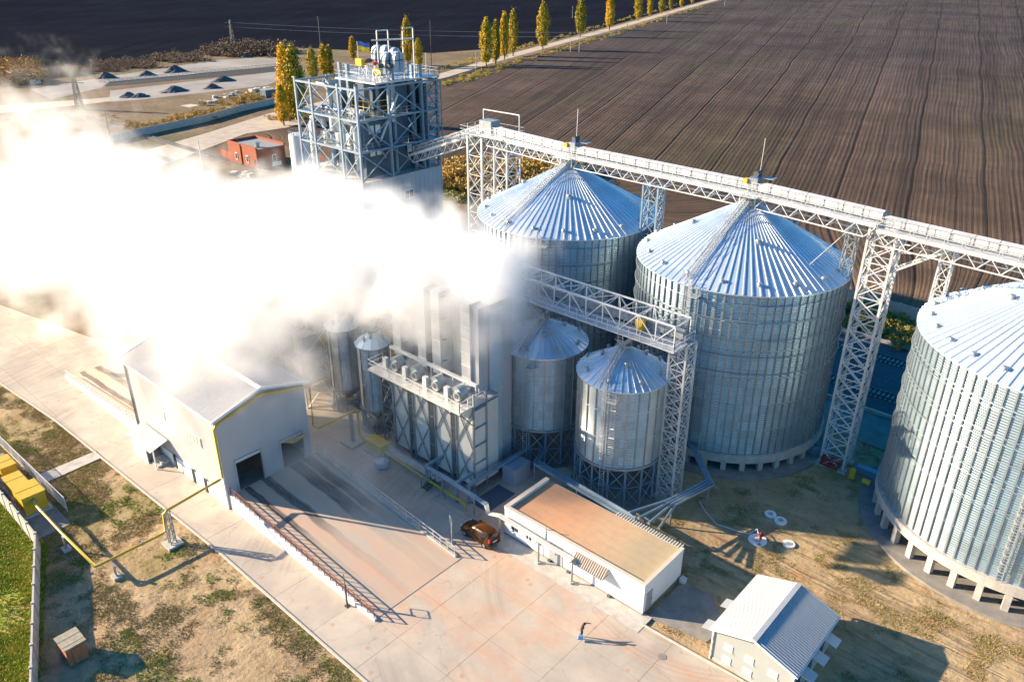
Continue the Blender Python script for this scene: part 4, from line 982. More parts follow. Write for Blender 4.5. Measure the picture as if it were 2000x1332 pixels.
# ------------------------------------------------------------ corrugated roof slope made of real folds
def corr_sheet(p00, p10, p01, p11, pitch, depth, along='u'):
    """roof slope p00->p10 is the eave direction (folds repeat along it); p00->p01 runs up the slope"""
    p00, p10, p01, p11 = map(Vector, (p00, p10, p01, p11)); L = (p10-p00).length; n = max(2, int(L/pitch))
    nrm = (p10-p00).cross(p01-p00).normalized(); nrm = nrm if nrm.z > 0 else -nrm
    vs = []; 
    for k in range(n):
        for f, h in ((0, 0), (.55, 0), (.65, depth), (.9, depth)):
            t = (k+f)/n; vs += [lerp(p00, p10, t)+nrm*h, lerp(p01, p11, t)+nrm*h]
    vs += [p10, p11]
    m = len(vs)//2
    mb = MB(); mb.add(vs, [(2*i, 2*i+2, 2*i+3, 2*i+1) for i in range(m-1)]); return mb
# ------------------------------------------------------------ the receiving shed
t = thing('receiving_shed', 'big grey grain receiving shed with ribbed gable roof, two drive-through doors, wrapped in drifting steam', 'shed', (-80, 38, 0)); shed = t
X0, X1, Y0, Y1, EV, RDG, YM = -90.4, -69.7, 32.0, 42.9, 11.5, 13.05, 37.4
mb = MB()
th = .25
mb.box((X0, Y0, 0), (X1, Y0+th, EV)); mb.box((X0, Y1-th, 0), (X1, Y1, EV))
# gable walls pierced by two doorways each
D = ((33.4, 36.6, 1.7, 5.6), (39.0, 42.0, 1.7, 5.4))
for x in (X1-th, X0):
    ys = [Y0+th, D[0][0], D[0][1], D[1][0], D[1][1], Y1-th]
    for k in (0, 2, 4): mb.box((x, ys[k], 0), (x+th, ys[k+1], EV))
    for d in D: mb.box((x, d[0], d[3]), (x+th, d[1], EV)); mb.box((x, d[0], 0), (x+th, d[1], 1.6))
    mb.add([(x, Y0, EV), (x+th, Y0, EV), (x, Y1, EV), (x+th, Y1, EV), (x, YM, RDG-.05), (x+th, YM, RDG-.05)], [(0, 4, 2), (1, 3, 5), (0, 1, 5, 4), (2, 4, 5, 3)])
mb.build('wall', M['grey_panel'], t)
MB().box((X0+.3, Y0+.3, .0), (X1-.3, Y1-.3, 1.55)).build('floor', M['concrete_dark'], t)
# plinth and narrow black boxes along the left side
MB().box((X0+2, Y0-.12, 0), (X1-.05, Y0-.01, 1.7)).build('plinth', M['white_wall'], t)
for x in (-81.6, -77.3, -74.6): MB().box((x, Y0-.2, 0.02), (x+.5, Y0-.13, 1.9)).build('dark_slot', M['dark_gap'], t)
ov = .45
ea = dict(e0=(X0-ov, Y0-ov, EV-.12), e1=(X1+ov, Y0-ov, EV-.12), r0=(X0-ov, YM, RDG), r1=(X1+ov, YM, RDG), f0=(X0-ov, Y1+ov, EV-.12), f1=(X1+ov, Y1+ov, EV-.12))
NP = 7
for side, (a0, a1) in (('n', ('e0', 'e1')), ('f', ('f0', 'f1'))):
    for k in range(NP):
        q = lambda a, b: lerp(ea[a], ea[b], 0)
        u0, u1 = (k+.004)/NP, (k+.996)/NP
        corr_sheet(lerp(ea[a0], ea[a1], u0), lerp(ea[a0], ea[a1], u1), lerp(ea['r0'], ea['r1'], u0), lerp(ea['r0'], ea['r1'], u1), .34, .07).build('roof_panel', mat('shed_roof', (.66, .62, .57), .6, .0, .05) if 'shed_roof' not in M else M['shed_roof'], t)
MB().bar((X0-ov, YM, RDG+.05), (X1+ov, YM, RDG+.05), .55, .1).build('ridge_cap', M['white_frame'], t)
tr = MB()
for (a, b) in (('e0', 'r0'), ('r0', 'f0'), ('e1', 'r1'), ('r1', 'f1')): tr.bar(Vector(ea[a])+Vector((0, 0, .02)), Vector(ea[b])+Vector((0, 0, .02)), .1, .3)
tr.bar(Vector(ea['e0'])-Vector((0, .08, .02)), Vector(ea['e1'])-Vector((0, .08, .02)), .16, .14)
tr.build('trim', M['white_frame'], t)
MB().bar((X0+.1, Y0-.12, 2), (X0+.1, Y0-.12, EV), .16).build('downpipe', M['dark_steel'], t)
MB().bar((X1-.1, Y0-.12, 0), (X1-.1, Y0-.12, EV-.2), .18).build('corner_trim', M['white_frame'], t)
for (x0, x1, z0, z1) in ((-85.2, -81.9, 6.3, 7.5), (-77.3, -73.7, 6.2, 7.4)):
    w = MB().box((x0, Y0-.09, z0), (x1, Y0-.02, z1)).build('window', M['white_frame'], t); n = 5; d = (x1-x0)/n
    for k in range(n): MB().box((x0+k*d+.07, Y0-.12, z0+.1), (x0+(k+1)*d-.07, Y0-.1, z1-.1)).build('pane', mat('pale_pane', (.55, .53, .45), .25) if 'pale_pane' not in M else M['pale_pane'], w)
for d in D:
    MB().bar((X1+.06, d[0]-.05, 1.7), (X1+.06, d[0]-.05, d[3]), .14).bar((X1+.06, d[1]+.05, 1.7), (X1+.06, d[1]+.05, d[3]), .14).bar((X1+.06, d[0]-.1, d[3]+.05), (X1+.06, d[1]+.1, d[3]+.05), .14).build('door_frame', M['grey_panel'], t)
    MB().tube([(X1-.45, d[0], d[3]-.35), (X1-.45, d[1], d[3]-.35)], .3, 10).build('rolled_shutter', M['cream_panel'], t)
# open door leaf of the far doorway, sunlight put into its orange colour
mb = MB(); mb.add([(X1+.2, 39.0, 5.3), (X1+1.4, 39.8, 5.4), (X1+1.2, 40.4, 5.15), (X1+.2, 40.5, 5.2), (X1+1.9, 41.0, 6.0), (X1+1.6, 41.7, 5.9), (X1+.3, 41.9, 5.0),
                   (X1+.2, 39.0, 5.25), (X1+1.4, 39.8, 5.35), (X1+1.2, 40.4, 5.1), (X1+.2, 40.5, 5.15), (X1+1.9, 41.0, 5.95), (X1+1.6, 41.7, 5.85), (X1+.3, 41.9, 4.95)],
                  [(0, 3, 2, 1), (3, 6, 5, 4), (2, 3, 4), (7, 8, 9, 10), (10, 11, 12, 13), (9, 11, 10)])
mb.build('door_leaf_flap', mat('sunlit_door_leaf', (.75, .45, .2), .8), t)
# lean-to on the left side
a = thing('entrance_porch', 'low white porch with small ribbed roof on the left side of the shed', 'porch', (-85.3, 31, 0))
MB().box((-88.0, 30.0, 0), (-84.6, 31.78, 2.7)).build('wall', M['white_wall'], a)
MB().bar((-82.7, 30.1, 0), (-82.7, 30.1, 2.6), .12).bar((-82.7, 30.1, 2.6), (-88, 30.1, 2.6), .12).build('frame', M['white_frame'], a)
corr_sheet((-88.5, 29.6, 2.75), (-82.3, 29.6, 2.75), (-88.5, 31.85, 3.5), (-82.3, 31.85, 3.5), .28, .05).build('porch_roof', M['cream_panel'], a)
MB().box((-84.58, 30.1, .2), (-84.5, 31.7, 2.3)).build('glass_door', M['glass'], a)
MB().box((-84.4, 30.3, 0), (-82.8, 31.8, .3)).box((-84.4, 30.8, .3), (-82.8, 31.8, .6)).build('steps', M['concrete'], a)
# yellow gas pipe
yp = thing('gas_pipe', 'yellow gas pipe on stands crossing the road and running round the shed gable', 'pipe', (-70, 25, 0))
e4 = G(330, 1000, 4.4); e4b = Vector((e4.x, 31.7, 4.4))
pp = [G(62, 978, 1.9), G(120, 1040, 1.75), G(186, 1106, 1.6), G(192, 1104, 1.6), G(318, 1042, 1.7), G(323, 1034, 1.75), G(319, 1003, 4.3), G(327, 996, 4.45)]
pp[2] = pp[2]; pl = pp+[Vector((X1-.3+.55, 31.2, 4.4)), Vector((X1+.35, 31.55, 4.6)), Vector((X1+.35, 31.6, EV-.9)), Vector((X1+.4, 31.9, EV-.55)), Vector((X1+.4, YM, RDG-.75)), Vector((X1+.4, Y1+.2, EV-.6)), Vector((X1+.4, Y1+.5, EV-.8)),
          G(612, 830, 4.4), G(622, 836, 4.3), G(690, 803, 4.4), G(698, 803, 4.3)]
pl += [Vector((pl[-1].x, pl[-1].y, 1.2)), Vector((-69.3, 49.9, .95)), Vector((-67.6, 49.8, .95))]
MB().tube(pl, .14, 10).build('pipe_run', M['yellow_paint'], yp)
MB().tube([(-65, 49.7, .9), (-50.6, 49.1, .9), (-50.4, 49.1, .1)], .12, 10).build('pipe_run', M['yellow_paint'], yp)
for p, q in ((pp[0], pp[1]), (pp[4], pp[3])):
    MB().tube([lerp(p, q, .3), lerp(p, q, .34)], .18, 10).build('flange', M['galv_steel'], yp)
for k, (x, y, h) in enumerate(((130, 1073, 1.6), (228, 1127, 1.45))):
    g = G(x, y); s = MB().bar((g.x-.1, g.y, .2), (g.x-.1, g.y, h), .12).bar((g.x+.15, g.y, .2), (g.x+.15, g.y, h), .12).bar((g.x-.2, g.y, h), (g.x+.3, g.y, h), .16).build('pipe_stand', M['galv_steel'], yp)
    MB().box((g.x-.45, g.y-.4, -.05), (g.x+.45, g.y+.4, .25)).build('footing', M['concrete'], yp)
g = G(338, 1062)
lattice(yp, sq(g.x, g.y, .2, .55), sq(g.x+.0, g.y, 4.25, .55), 5, .1, .05, M['galv_steel'], style='Z', leg='stand_leg')
MB().box((g.x-.8, g.y-.8, -.05), (g.x+.8, g.y+.8, .22)).build('footing', M['concrete'], yp)
g = G(690, 866); MB().bar((g.x, g.y, .2), (g.x, g.y, 4.2), .3, .5).build('pipe_stand', M['galv_steel'], yp); MB().box((g.x-1.1, g.y-1.1, 0.02), (g.x+1.1, g.y+1.1, .35)).build('footing', M['concrete'], yp)
# gas cabinets
def cabinet(name, label, x0, y0, x1, y1, z0, z1, group=None, rz=0):
    t = thing(name, label, 'cabinet', ((x0+x1)/2, (y0+y1)/2, 0), group)
    MB().box((x0-.25, y0-.25, -.05), (x1+.25, y1+.25, z0), rz).build('plinth', M['concrete'], t)
    MB().box((x0, y0, z0), (x1, y1, z1), rz).build('casing', M['yellow_paint'], t)
    MB().box((x0-.08, y0-.08, z1), (x1+.08, y1+.08, z1+.07), rz).build('lid', M['yellow_paint'], t)
    mb = MB(); mb.box(((x0+x1)/2-.02, y0-.085, z1+.07), ((x0+x1)/2+.02, y1+.085, z1+.1), rz)
    mb.box((x1+.005, (y0+y1)/2-.03, z0+.05), (x1+.03, (y0+y1)/2+.03, z1-.02), rz); mb.build('seam', M['yellow_paint'], t)
    return t
cb = cabinet('gas_cabinet', 'largest yellow gas cabinet, where the pipe starts, by the concrete wall', -87.4, 16.5, -84.4, 18.8, .35, 2.5, 'gas cabinets')
MB().tube([(-84.4, 17.6, 1.9), (-84.0, 17.6, 1.9)], .22, 10).build('flange', M['galv_steel'], cb)
cabinet('gas_cabinet', 'flat yellow gas cabinet just behind the largest one', -91.6, 16.8, -88.8, 18.5, .35, 1.7, 'gas cabinets')
cabinet('gas_cabinet', 'yellow gas cabinet cut by the left picture edge', -96.0, 17.2, -93.3, 18.8, .35, 1.8, 'gas cabinets')
cabinet('burner_box', 'low yellow ribbed box with tan lid beside the dryer', -67.6, 49.2, -64.8, 50.6, .35, 1.7)
struct(MB().box((-100, 15.9, -.1), (-80, 19.3, .04)), 'cabinet_yard', M['concrete_dark'])
bagt = thing('wrapped_bale', 'round grey wrapped bundle with orange ties beside the yellow burner box', 'bundle', (-63.6, 48.4, 0))
b = MB().cyl((-63.6, 48.3), .75, .08, .35, 14, r1=.9).cyl((-63.6, 48.3), .9, .35, .9, 14, r1=.8).cyl((-63.6, 48.3), .8, .9, 1.15, 14, r1=.3); b.build('wrap', M['blue_panel'], bagt)
MB().bar((-64.3, 48.3, 1.05), (-62.9, 48.3, 1.05), .08).build('tie', mat('orange_tie', (.5, .12, .03)), bagt)
# ------------------------------------------------------------ ramps
def ramp(name, xa, xb, h, y0, y1):
    s = MB(); s.add([(xa, y0, 0.02), (xb, y0, 0.02), (xb, y0, h), (xa, y0, .11), (xa, y1, 0.02), (xb, y1, 0.02), (xb, y1, h), (xa, y1, .11)],
                    [(0, 1, 2, 3), (5, 4, 7, 6), (3, 2, 6, 7), (1, 5, 6, 2)])
    return struct(s, name, M['ramp_concrete'])
ramp('loading_ramp', -45.3, -69.7, 1.7, 32.35, 43.4)
ramp('back_ramp', -114, -90.4, 1.7, 32.35, 43.4)
def rwall(label, pts, hgts, m, th=.3):
    t = thing('ramp_wall', label, 'low wall', (*pts[0], 0)); mb = MB()
    for i in range(len(pts)-1):
        a, b = pts[i], pts[i+1]; d = Vector((b[0]-a[0], b[1]-a[1])).normalized(); n = Vector((-d.y, d.x))*th/2
        v = []
        for p, h in ((a, hgts[i]), (b, hgts[i+1])): v += [(p[0]-n.x, p[1]-n.y, 0.02), (p[0]+n.x, p[1]+n.y, 0.02), (p[0]+n.x, p[1]+n.y, h), (p[0]-n.x, p[1]-n.y, h)]
        mb.add(v, [(0, 1, 2, 3), (7, 6, 5, 4), (3, 2, 6, 7), (0, 3, 7, 4), (1, 5, 6, 2)])
    mb.build('wall_body', m, t); return t
w = rwall('white ramp wall with rusty brown railing on the near side of the loading ramp', [(-69.6, 32.2), (-45.2, 32.2)], [2.0, .32], M['white_wall'])
def sloped_rail(t, a, b, h, m, n, mid=(.5,), rw=.07, name='railing'):
    for z in (1.0,)+tuple(mid): beam('rail', Vector(a)+Vector((0, 0, h*z)), Vector(b)+Vector((0, 0, h*z)), rw, m, t)
    for k in range(n+1): p = lerp(a, b, k/n); beam('rail_post', p, p+Vector((0, 0, h)), rw*.9, m, t)
rustm = mat('rust_steel', (.22, .09, .06), .7, .1)
sloped_rail(w, (-69.4, 32.2, 2.0), (-45.4, 32.2, .32), .95, rustm, 26)
w = rwall('low kerb wall with grey railing on the far side of the loading ramp', [(-69.6, 43.5), (-45.8, 43.1)], [1.9, .3], M['concrete'])
sloped_rail(w, (-69.4, 43.5, 1.9), (-46.0, 43.1, .3), 1.05, M['galv_rail'], 22)
w = rwall('pale wall with railing along the back ramp behind the shed', [(-114, 32.2), (-90.5, 32.2)], [.3, 2.0], M['white_wall'])
sloped_rail(w, (-113.8, 32.2, .3), (-90.8, 32.2, 2.0), .95, M['cream_panel'], 24)
def frame_post(label, x, y, h, s, rz, m):
    t = thing('sign_frame', label, 'post', (x, y, 0)); MB().bar((x, y, 0.05), (x, y, h), .14).box((x-.22, y-.22, 0.02), (x+.22, y+.22, .14)).build('post', m, t)
    c, q = math.cos(rz), math.sin(rz); P4 = [(x-c*s*.1, y-q*s*.1, h-.1), (x+c*s, y+q*s, h-.1), (x+c*s, y+q*s, h+.55), (x-c*s*.1, y-q*s*.1, h+.55)]
    mb = MB()
    for i in range(4): mb.bar(P4[i], P4[(i+1) % 4], .06)
    mb.build('frame', m, t)
frame_post('dark post with empty rectangular frame beside the white ramp wall', -48.6, 31.6, 2.6, .9, 2.6, M['dark_steel'])
frame_post('thin post with empty frame on the yard side of the far ramp railing', -47.6, 44.3, 2.5, .9, 2.6, M['galv_steel'])

# ------------------------------------------------------------ white one-storey building
t = thing('white_building', 'long white flat-roofed building with tan roof, striped canopy and grey end door', 'building', (-36, 52.4, 0))
bx0, bx1, by0, by1, bh = -44.65, -27.5, 49.1, 55.8, 3.6
MB().box((bx0, by0, .25), (bx1, by1, 3.25)).build('wall', M['white_wall'], t)
MB().box((bx0-.04, by0-.04, 0), (bx1+.04, by1+.04, .25)).build('plinth', M['concrete_dark'], t)
pp_ = MB(); pp_.box((bx0-.02, by0-.02, 3.25), (bx1+.02, by0+.3, bh)).box((bx0-.02, by0+.3, 3.25), (bx0+.42, by1+.02, bh)).box((bx1-.28, by0+.3, 3.25), (bx1+.02, by1+.02, bh))
pp_.build('parapet', M['white_wall'], t)
cpg = MB(); cpg.box((bx0-.06, by0-.06, bh), (bx1+.06, by0+.33, bh+.05)).box((bx0-.06, by0+.33, bh), (bx0+.46, by1+.05, bh+.05)).box((bx1-.32, by0+.33, bh), (bx1+.06, by1+.05, bh+.05))
cpg.build('coping', mat('coping_sand', (.62, .52, .42), .8, 0, .08, 1), t)
MB().box((bx0+.42, by0+.3, 3.25), (bx1-.28, by1+.12, 3.31)).build('roof', M['roof_membrane'], t)
gm_ = MB()
x = -35.5
while x < -28: gm_.box((x, by1+.1, 3.2), (x+.12, by1+.75, 3.4)); x += .3
gm_.build('roof_brackets', M['cream_panel'], t)
MB().bar((bx0+.5, by1+.16, 3.22), (bx1-.3, by1+.16, 3.22), .12).build('gutter', M['cream_panel'], t)
for (x0, x1, z0, z1, n) in ((-43.75, -42.7, 1.15, 1.9, 2), (-41.7, -40.9, 1.1, 1.8, 2)):
    w = MB().box((x0-.06, by0-.04, z0-.06), (x1+.06, by0+.04, z1+.06)).build('window', M['white_frame'], t)
    d = (x1-x0)/n
    for k in range(n): MB().box((x0+k*d+.06, by0-.06, z0+.04), (x0+(k+1)*d-.06, by0-.045, z1-.04)).build('pane', M['glass'], w)
    MB().box((x0-.12, by0-.14, z0-.12), (x1+.12, by0-.045, z0-.06)).build('sill', M['white_frame'], w)
dd = MB().box((-40.3, by0-.05, .25), (-39.35, by0-.005, 2.35)).build('door', M['cream_panel'], t); MB().box((-40.05, by0-.07, 1.3), (-39.6, by0-.055, 2.1)).build('pane', M['glass'], dd)
dd = MB().box((-38.6, by0-.05, .25), (-36.9, by0-.005, 2.5)).build('door', M['grey_metal_door'], t); MB().box((-37.8, by0-.1, 1.2), (-37.7, by0-.055, 1.4)).build('handle', M['dark_steel'], dd)
dd = MB().box((bx1+.005, 49.55, .25), (bx1+.06, 50.5, 2.35)).build('door', M['grey_metal_door'], t); MB().box((bx1+.065, 50.3, 1.2), (bx1+.1, 50.36, 1.4)).build('handle', M['dark_steel'], dd)
for x in (-38.6, -36.2, -31.3): MB().box((x, by0-.3, .02), (x+.35, by0-.05, .3)).build('vent_block', M['dark_steel'], t)
MB().bar((-39.1, by0-.05, 2.4), (-39.1, by0-.05, 4.2), .07).build('vent_pipe', M['galv_steel'], t)
cn = thing('striped_canopy', 'cream ribbed metal canopy over the front of the white building', 'canopy', (-33.4, 48.6, 2.5))
corr_sheet((-35.4, 48.15, 2.35), (-31.5, 48.15, 2.35), (-35.4, 49.07, 3.15), (-31.5, 49.07, 3.15), .24, .1).build('canopy_sheet', mat('canopy_tan', (.55, .46, .37), .6), cn)
MB().bar((-35.4, 48.2, 2.3), (-31.5, 48.2, 2.3), .05).bar((-35.35, 48.2, 2.3), (-35.35, 49.06, 2.4), .05).bar((-31.55, 48.2, 2.3), (-31.55, 49.06, 2.4), .05).build('frame', M['galv_steel'], cn)
MB().box((-35.0, 48.75, 1.7), (-34.2, 49.06, 2.25)).build('air_conditioner', M['white_frame'], cn)
# cable trays on posts
ct = thing('cable_tray', 'cable tray on round posts along the front of the white building', 'cable tray', (-44, 48.5, 0))
seg = [(-56.3, 49.1, 2.9), (-49.0, 48.8, 2.9), (-46.9, 48.7, 2.9), (-46.6, 48.65, 1.9), (-44.6, 48.3, 2.9), (-39.0, 48.05, 2.95), (-34.9, 48.05, 2.95)]
for a, b in zip(seg, seg[1:]): beam('tray', a, b, .5, M['blue_steel' if a[0] < -47 else 'cream_panel'], ct, .14)
for (x, y) in ((-54.0, 49.1), (-48.9, 48.9), (-44.6, 48.3), (-39.1, 48.0), (-34.9, 48.0)):
    MB().cyl((x, y), .1, .3, 2.8, 10).build('post', M['galv_steel'], ct); MB().cyl((x, y), .28, .02, .32, 8).build('footing', M['concrete'], ct)
    MB().bar((x-.1, y-.45, 2.8), (x-.1, y+.35, 2.8), .1).build('cross_arm', M['galv_steel'], ct)
# walkway with steps at the foot of the dryer
wk = thing('service_walkway', 'narrow railed service walkway with steps along the dryer foot', 'walkway', (-58, 50.3, 0))
MB().box((-65.0, 49.9, .8), (-55.6, 50.8, .86)).build('deck', M['galv_rail'], wk); railing(wk, [(-65, 49.95, .86), (-57.0, 49.95, .86)], 1.05, M['galv_rail'], 1.3)
st = MB()
for k in range(5): st.box((-56.9, 49.75-k*.28, .75-k*.16), (-56.1, 49.98-k*.28, .8-k*.16))
st.bar((-56.9, 49.9, .8), (-56.9, 48.5, .05), .05, .18).bar((-56.1, 49.9, .8), (-56.1, 48.5, .05), .05, .18)
for x in (-56.9, -56.1): st.bar((x, 49.9, 1.85), (x, 48.5, 1.1), .05).bar((x, 48.5, .05), (x, 48.5, 1.1), .05).bar((x, 49.9, .8), (x, 49.9, 1.85), .05)
st.build('steps', M['dark_steel'], wk)
# pipe bridge behind the white building (dark blue tubes and frames)
pb = thing('pipe_rack', 'blue grey pipe rack running behind the white building in front of the small silos', 'pipe rack', (-42, 58, 0))
path = [(-51.0, 62.6, 2.6), (-49.4, 61.6, 2.7), (-48.0, 58.4, 2.9), (-33.9, 57.2, 3.1)]
for o_ in (0, .75):
    pts = [(x+.1*o_, y-o_, z) for x, y, z in path]
    for a, b in zip(pts, pts[1:]): beam('side_beam', a, b, .12, M['blue_steel'], pb, .32)
for a, b in zip(path, path[1:]): a = Vector(a)-Vector((0, .37, .12)); b = Vector(b)-Vector((0, .37, .12)); beam('tray', a, b, .6, M['galv_steel'], pb, .06)
for (x, y) in ((-50.6, 61.8), (-48.4, 58.3), (-41.8, 57.7), (-36.2, 57.2)): MB().cyl((x, y), .1, 0, 2.7, 10).build('post', M['blue_steel'], pb)
pc = thing('pipe_rack', 'bent bundle of blue grey pipes between middle big silo and white building', 'pipe rack', (-32, 65, 0))
A_ = [(-38.2, 74.5, 2.6), (-35.6, 72.0, 3.0), (-31.2, 67.6, 3.1), (-32.4, 61.6, 3.2)]
ends = [(-34.6, 57.0), (-33.4, 56.9), (-32.2, 56.9), (-31.0, 56.9)]
for k in range(4):
    o_ = k*.45-.7; pts = [Vector((x+o_*.75, y+o_*-.2+0*k, z)) for x, y, z in A_]+[Vector((*ends[k], 3.45))]
    MB().tube(pts, .14, 8).build('pipe_run', M['blue_steel'] if k < 3 else M['galv_steel'], pc)
for (x, y) in ((-37.0, 73.3), (-31.2, 67.4), (-32.4, 61.8), (-33.2, 57.9)): MB().cyl((x, y), .11, 0, 3.0, 10).bar((x-1.1, y, 3.0), (x+1.1, y, 3.0), .14).build('support_frame', M['galv_steel'], pc)

# ------------------------------------------------------------ small house with metal roof
t = thing('small_house', 'small pale house with white ribbed metal gable roof and little side canopies', 'house', (-16.8, 53, 0))
hx0, hx1, hy0, hy1, hz_, hr = -20.3, -13.3, 48.9, 57.0, 3.6, 4.75
mb = MB().box((hx0, hy0, .35), (hx1, hy1, hz_)); xm = (hx0+hx1)/2
for y in (hy0, hy1-.001): mb.add([(hx0, y, hz_), (hx1, y, hz_), (xm, y, hr)], [(0, 1, 2)])
mb.build('wall', mat('house_wall', (.33, .35, .34), .7, 0, .04, .5), t)
MB().box((hx0-.05, hy0-.05, 0), (hx1+.05, hy1+.05, .35)).build('plinth', M['concrete'], t)
o_ = .28; dz_ = (hr-hz_)/((hx1-hx0)/2)*o_
wr = mat('white_metal_roof', (.44, .47, .50), .4, .25, .03)
for sgn, xe in ((-1, hx0-o_), (1, hx1+o_)):
    for k in range(4):
        L = hy1-hy0+.5; a = hy0-.25+L*(k+.003)/4; b = hy0-.25+L*(k+.997)/4
        corr_sheet((xe, a, hz_-dz_+.06), (xe, b, hz_-dz_+.06), (xm, a, hr+.06), (xm, b, hr+.06), .26, .085).build('roof_panel', wr, t)
MB().bar((xm, hy0-.3, hr+.12), (xm, hy1+.3, hr+.12), .42, .07).build('ridge_cap', wr, t)
tr = MB()
for y in (hy0-.3, hy1+.3):
    for xe in (hx0-o_, hx1+o_): tr.bar((xe, y, hz_-dz_), (xm, y, hr+.02), .06, .2)
for xe in (hx0-o_-.05, hx1+o_+.05): tr.bar((xe, hy0-.3, hz_-dz_-.03), (xe, hy1+.3, hz_-dz_-.03), .13, .12)
tr.build('trim', M['white_frame'], t)
MB().bar((hx1+.08, hy0-.1, .1), (hx1+.08, hy0-.1, hz_-.1), .1).bar((hx0-.08, hy0-.1, .1), (hx0-.08, hy0-.1, hz_-.1), .1).build('downpipe', M['white_frame'], t)
for (x, z) in ((-18.9, 2.35), (-17.0, 2.35), (-18.9, .95), (-17.0, .95), (-14.9, 2.3)):
    w = MB().box((x-.38, hy0-.06, z-.3), (x+.38, hy0+.02, z+.3)).build('window', M['white_frame'], t)
    for k in (-1, 1): MB().box((x+k*.17-.13, hy0-.08, z-.22), (x+k*.17+.13, hy0-.062, z+.22)).build('pane', M['pale_pane'], w)
    MB().box((x-.42, hy0-.14, z-.36), (x+.42, hy0-.062, z-.31)).build('sill', M['white_frame'], w)
for y, s_ in ((52.9, -1), (49.6, -1), (55.0, 1), (52.5, 1), (50.2, 1)):
    x = hx0 if s_ < 0 else hx1; c = MB(); xa, xb = sorted((x+s_*.05, x+s_*1.25)); za, zb_ = (2.75, 2.95)
    c.add([(x+s_*.05, y-.6, 3.0), (x+s_*.05, y+.6, 3.0), (x+s_*1.3, y+.6, 2.72), (x+s_*1.3, y-.6, 2.72), (x+s_*.05, y-.6, 3.06), (x+s_*.05, y+.6, 3.06), (x+s_*1.3, y+.6, 2.78), (x+s_*1.3, y-.6, 2.78)],
          [(0, 1, 2, 3), (4, 7, 6, 5), (3, 2, 6, 7), (0, 3, 7, 4), (1, 5, 6, 2)]); c.build('side_canopy', wr, t)
    if s_ > 0: MB().box((x+.01, y-.5, .4), (x+.06, y+.5, 2.5)).build('door', M['glass'], t)
MB().box((hx1+.05, hy0+.05, 1.2), (hx1+.7, hy0+.6, 1.8)).build('air_conditioner', M['white_frame'], t)
# ------------------------------------------------------------ manholes, hydrant, hose
mg = 'concrete manhole lids on the earth'
def manhole(label, x, y, r, z=.12):
    t = thing('manhole_cover', label, 'manhole', (x, y, 0), mg)
    MB().cyl((x, y), r, -.1, z, 28).build('slab', M['white_wall'], t); MB().cyl((x, y), r*.45, z, z+.05, 20).build('lid', M['concrete'], t)
manhole('pale round manhole lid, farther of the pair near the red hydrant', -25.3, 70.9, .62)
manhole('pale round manhole lid, nearer of the pair near the red hydrant', -24.0, 70.6, .66)
manhole('pale round manhole lid to the right of the red hydrant', -21.7, 67.6, .62)
manhole('widest white manhole slab, under the red hydrant', -24.4, 66.0, .95)
hy = thing('hydrant', 'red hydrant standing on the widest white manhole slab', 'hydrant', (-24.2, 66.2, .17))
MB().cyl((-24.2, 66.2), .13, .17, .9, 12).cyl((-24.2, 66.2), .2, .6, .75, 12).cyl((-24.2, 66.2), .17, .9, 1.0, 12, r1=.08).tube([(-24.5, 66.2, .68), (-23.9, 66.2, .68)], .07, 8).build('body', M['red_paint'], hy)
MB().box((-24.0, 65.3, .17), (-23.8, 65.5, .2)).build('cap', M['dark_steel'], hy)
hp = [G(*q) for q in ((1366, 980), (1378, 1000), (1400, 1025), (1418, 1030), (1440, 1038), (1462, 1043), (1478, 1040))]
pts = [Vector((p.x, p.y, .06)) for p in hp]; pts[-1].z = .5; pts.append(Vector((-24.5, 66.2, .68)))
tag(MB().tube(pts, .045, 6).build('hose', M['white_frame']), 'thin white hose snaking over the earth to the red hydrant', 'hose')
bl = thing('junction_box', 'small cream box lying by the back corner of the white building', 'box', (-26.9, 55.0, 0)); MB().box((-27.2, 55.1, 0), (-26.7, 55.7, .45)).build('casing', M['cream_panel'], bl); MB().box((-27.24, 55.06, .45), (-26.66, 55.74, .5)).build('lid', M['cream_panel'], bl)
tag(MB().cyl(tuple(G(1293, 1283)[:2]), .38, .08, .095, 24).build('manhole_cover', M['concrete_dark']), 'flat round manhole lid in the concrete near the right road kerb', 'manhole')
# conveyor trench at the foot of the tall mast
t = thing('intake_conveyor', 'low blue trough conveyor with yellow motor guards at the foot of the tall mast', 'conveyor', (-20, 84, 0))
MB().box((-29.5, 84.9, .1), (-26.2, 85.7, .95)).box((-21.4, 84.9, .1), (-16.5, 85.7, .95)).build('trough', M['blue_steel'], t)
MB().box((-21.5, 83.0, .25), (-20.9, 83.3, 1.6), .2).build('chain_guard', M['yellow_paint'], t); MB().tube([(-19.9, 82.9, .7), (-19.0, 82.9, .7)], .32, 12).build('motor', M['yellow_paint'], t)
MB().box((-18.6, 82.5, .1), (-17.6, 83.3, 1.0)).build('gearbox', M['blue_paint'], t); rf = MB()
for z in (.5, 1.4): rf.bar((-25.0, 83.3, z), (-23.0, 83.3, z), .12).bar((-25.0, 84.0, z), (-23.0, 84.0, z), .12)
for x in (-25.0, -24.0, -23.0): rf.bar((x, 83.3, .35), (x, 83.3, 1.4), .12).bar((x, 84.0, .35), (x, 84.0, 1.4), .12).bar((x, 83.3, 1.4), (x, 84.0, 1.4), .1)
rf.bar((-25, 83.3, .5), (-24, 83.3, 1.4), .09).bar((-24, 83.3, .5), (-23, 83.3, 1.4), .09).build('red_frame', M['red_paint'], t)
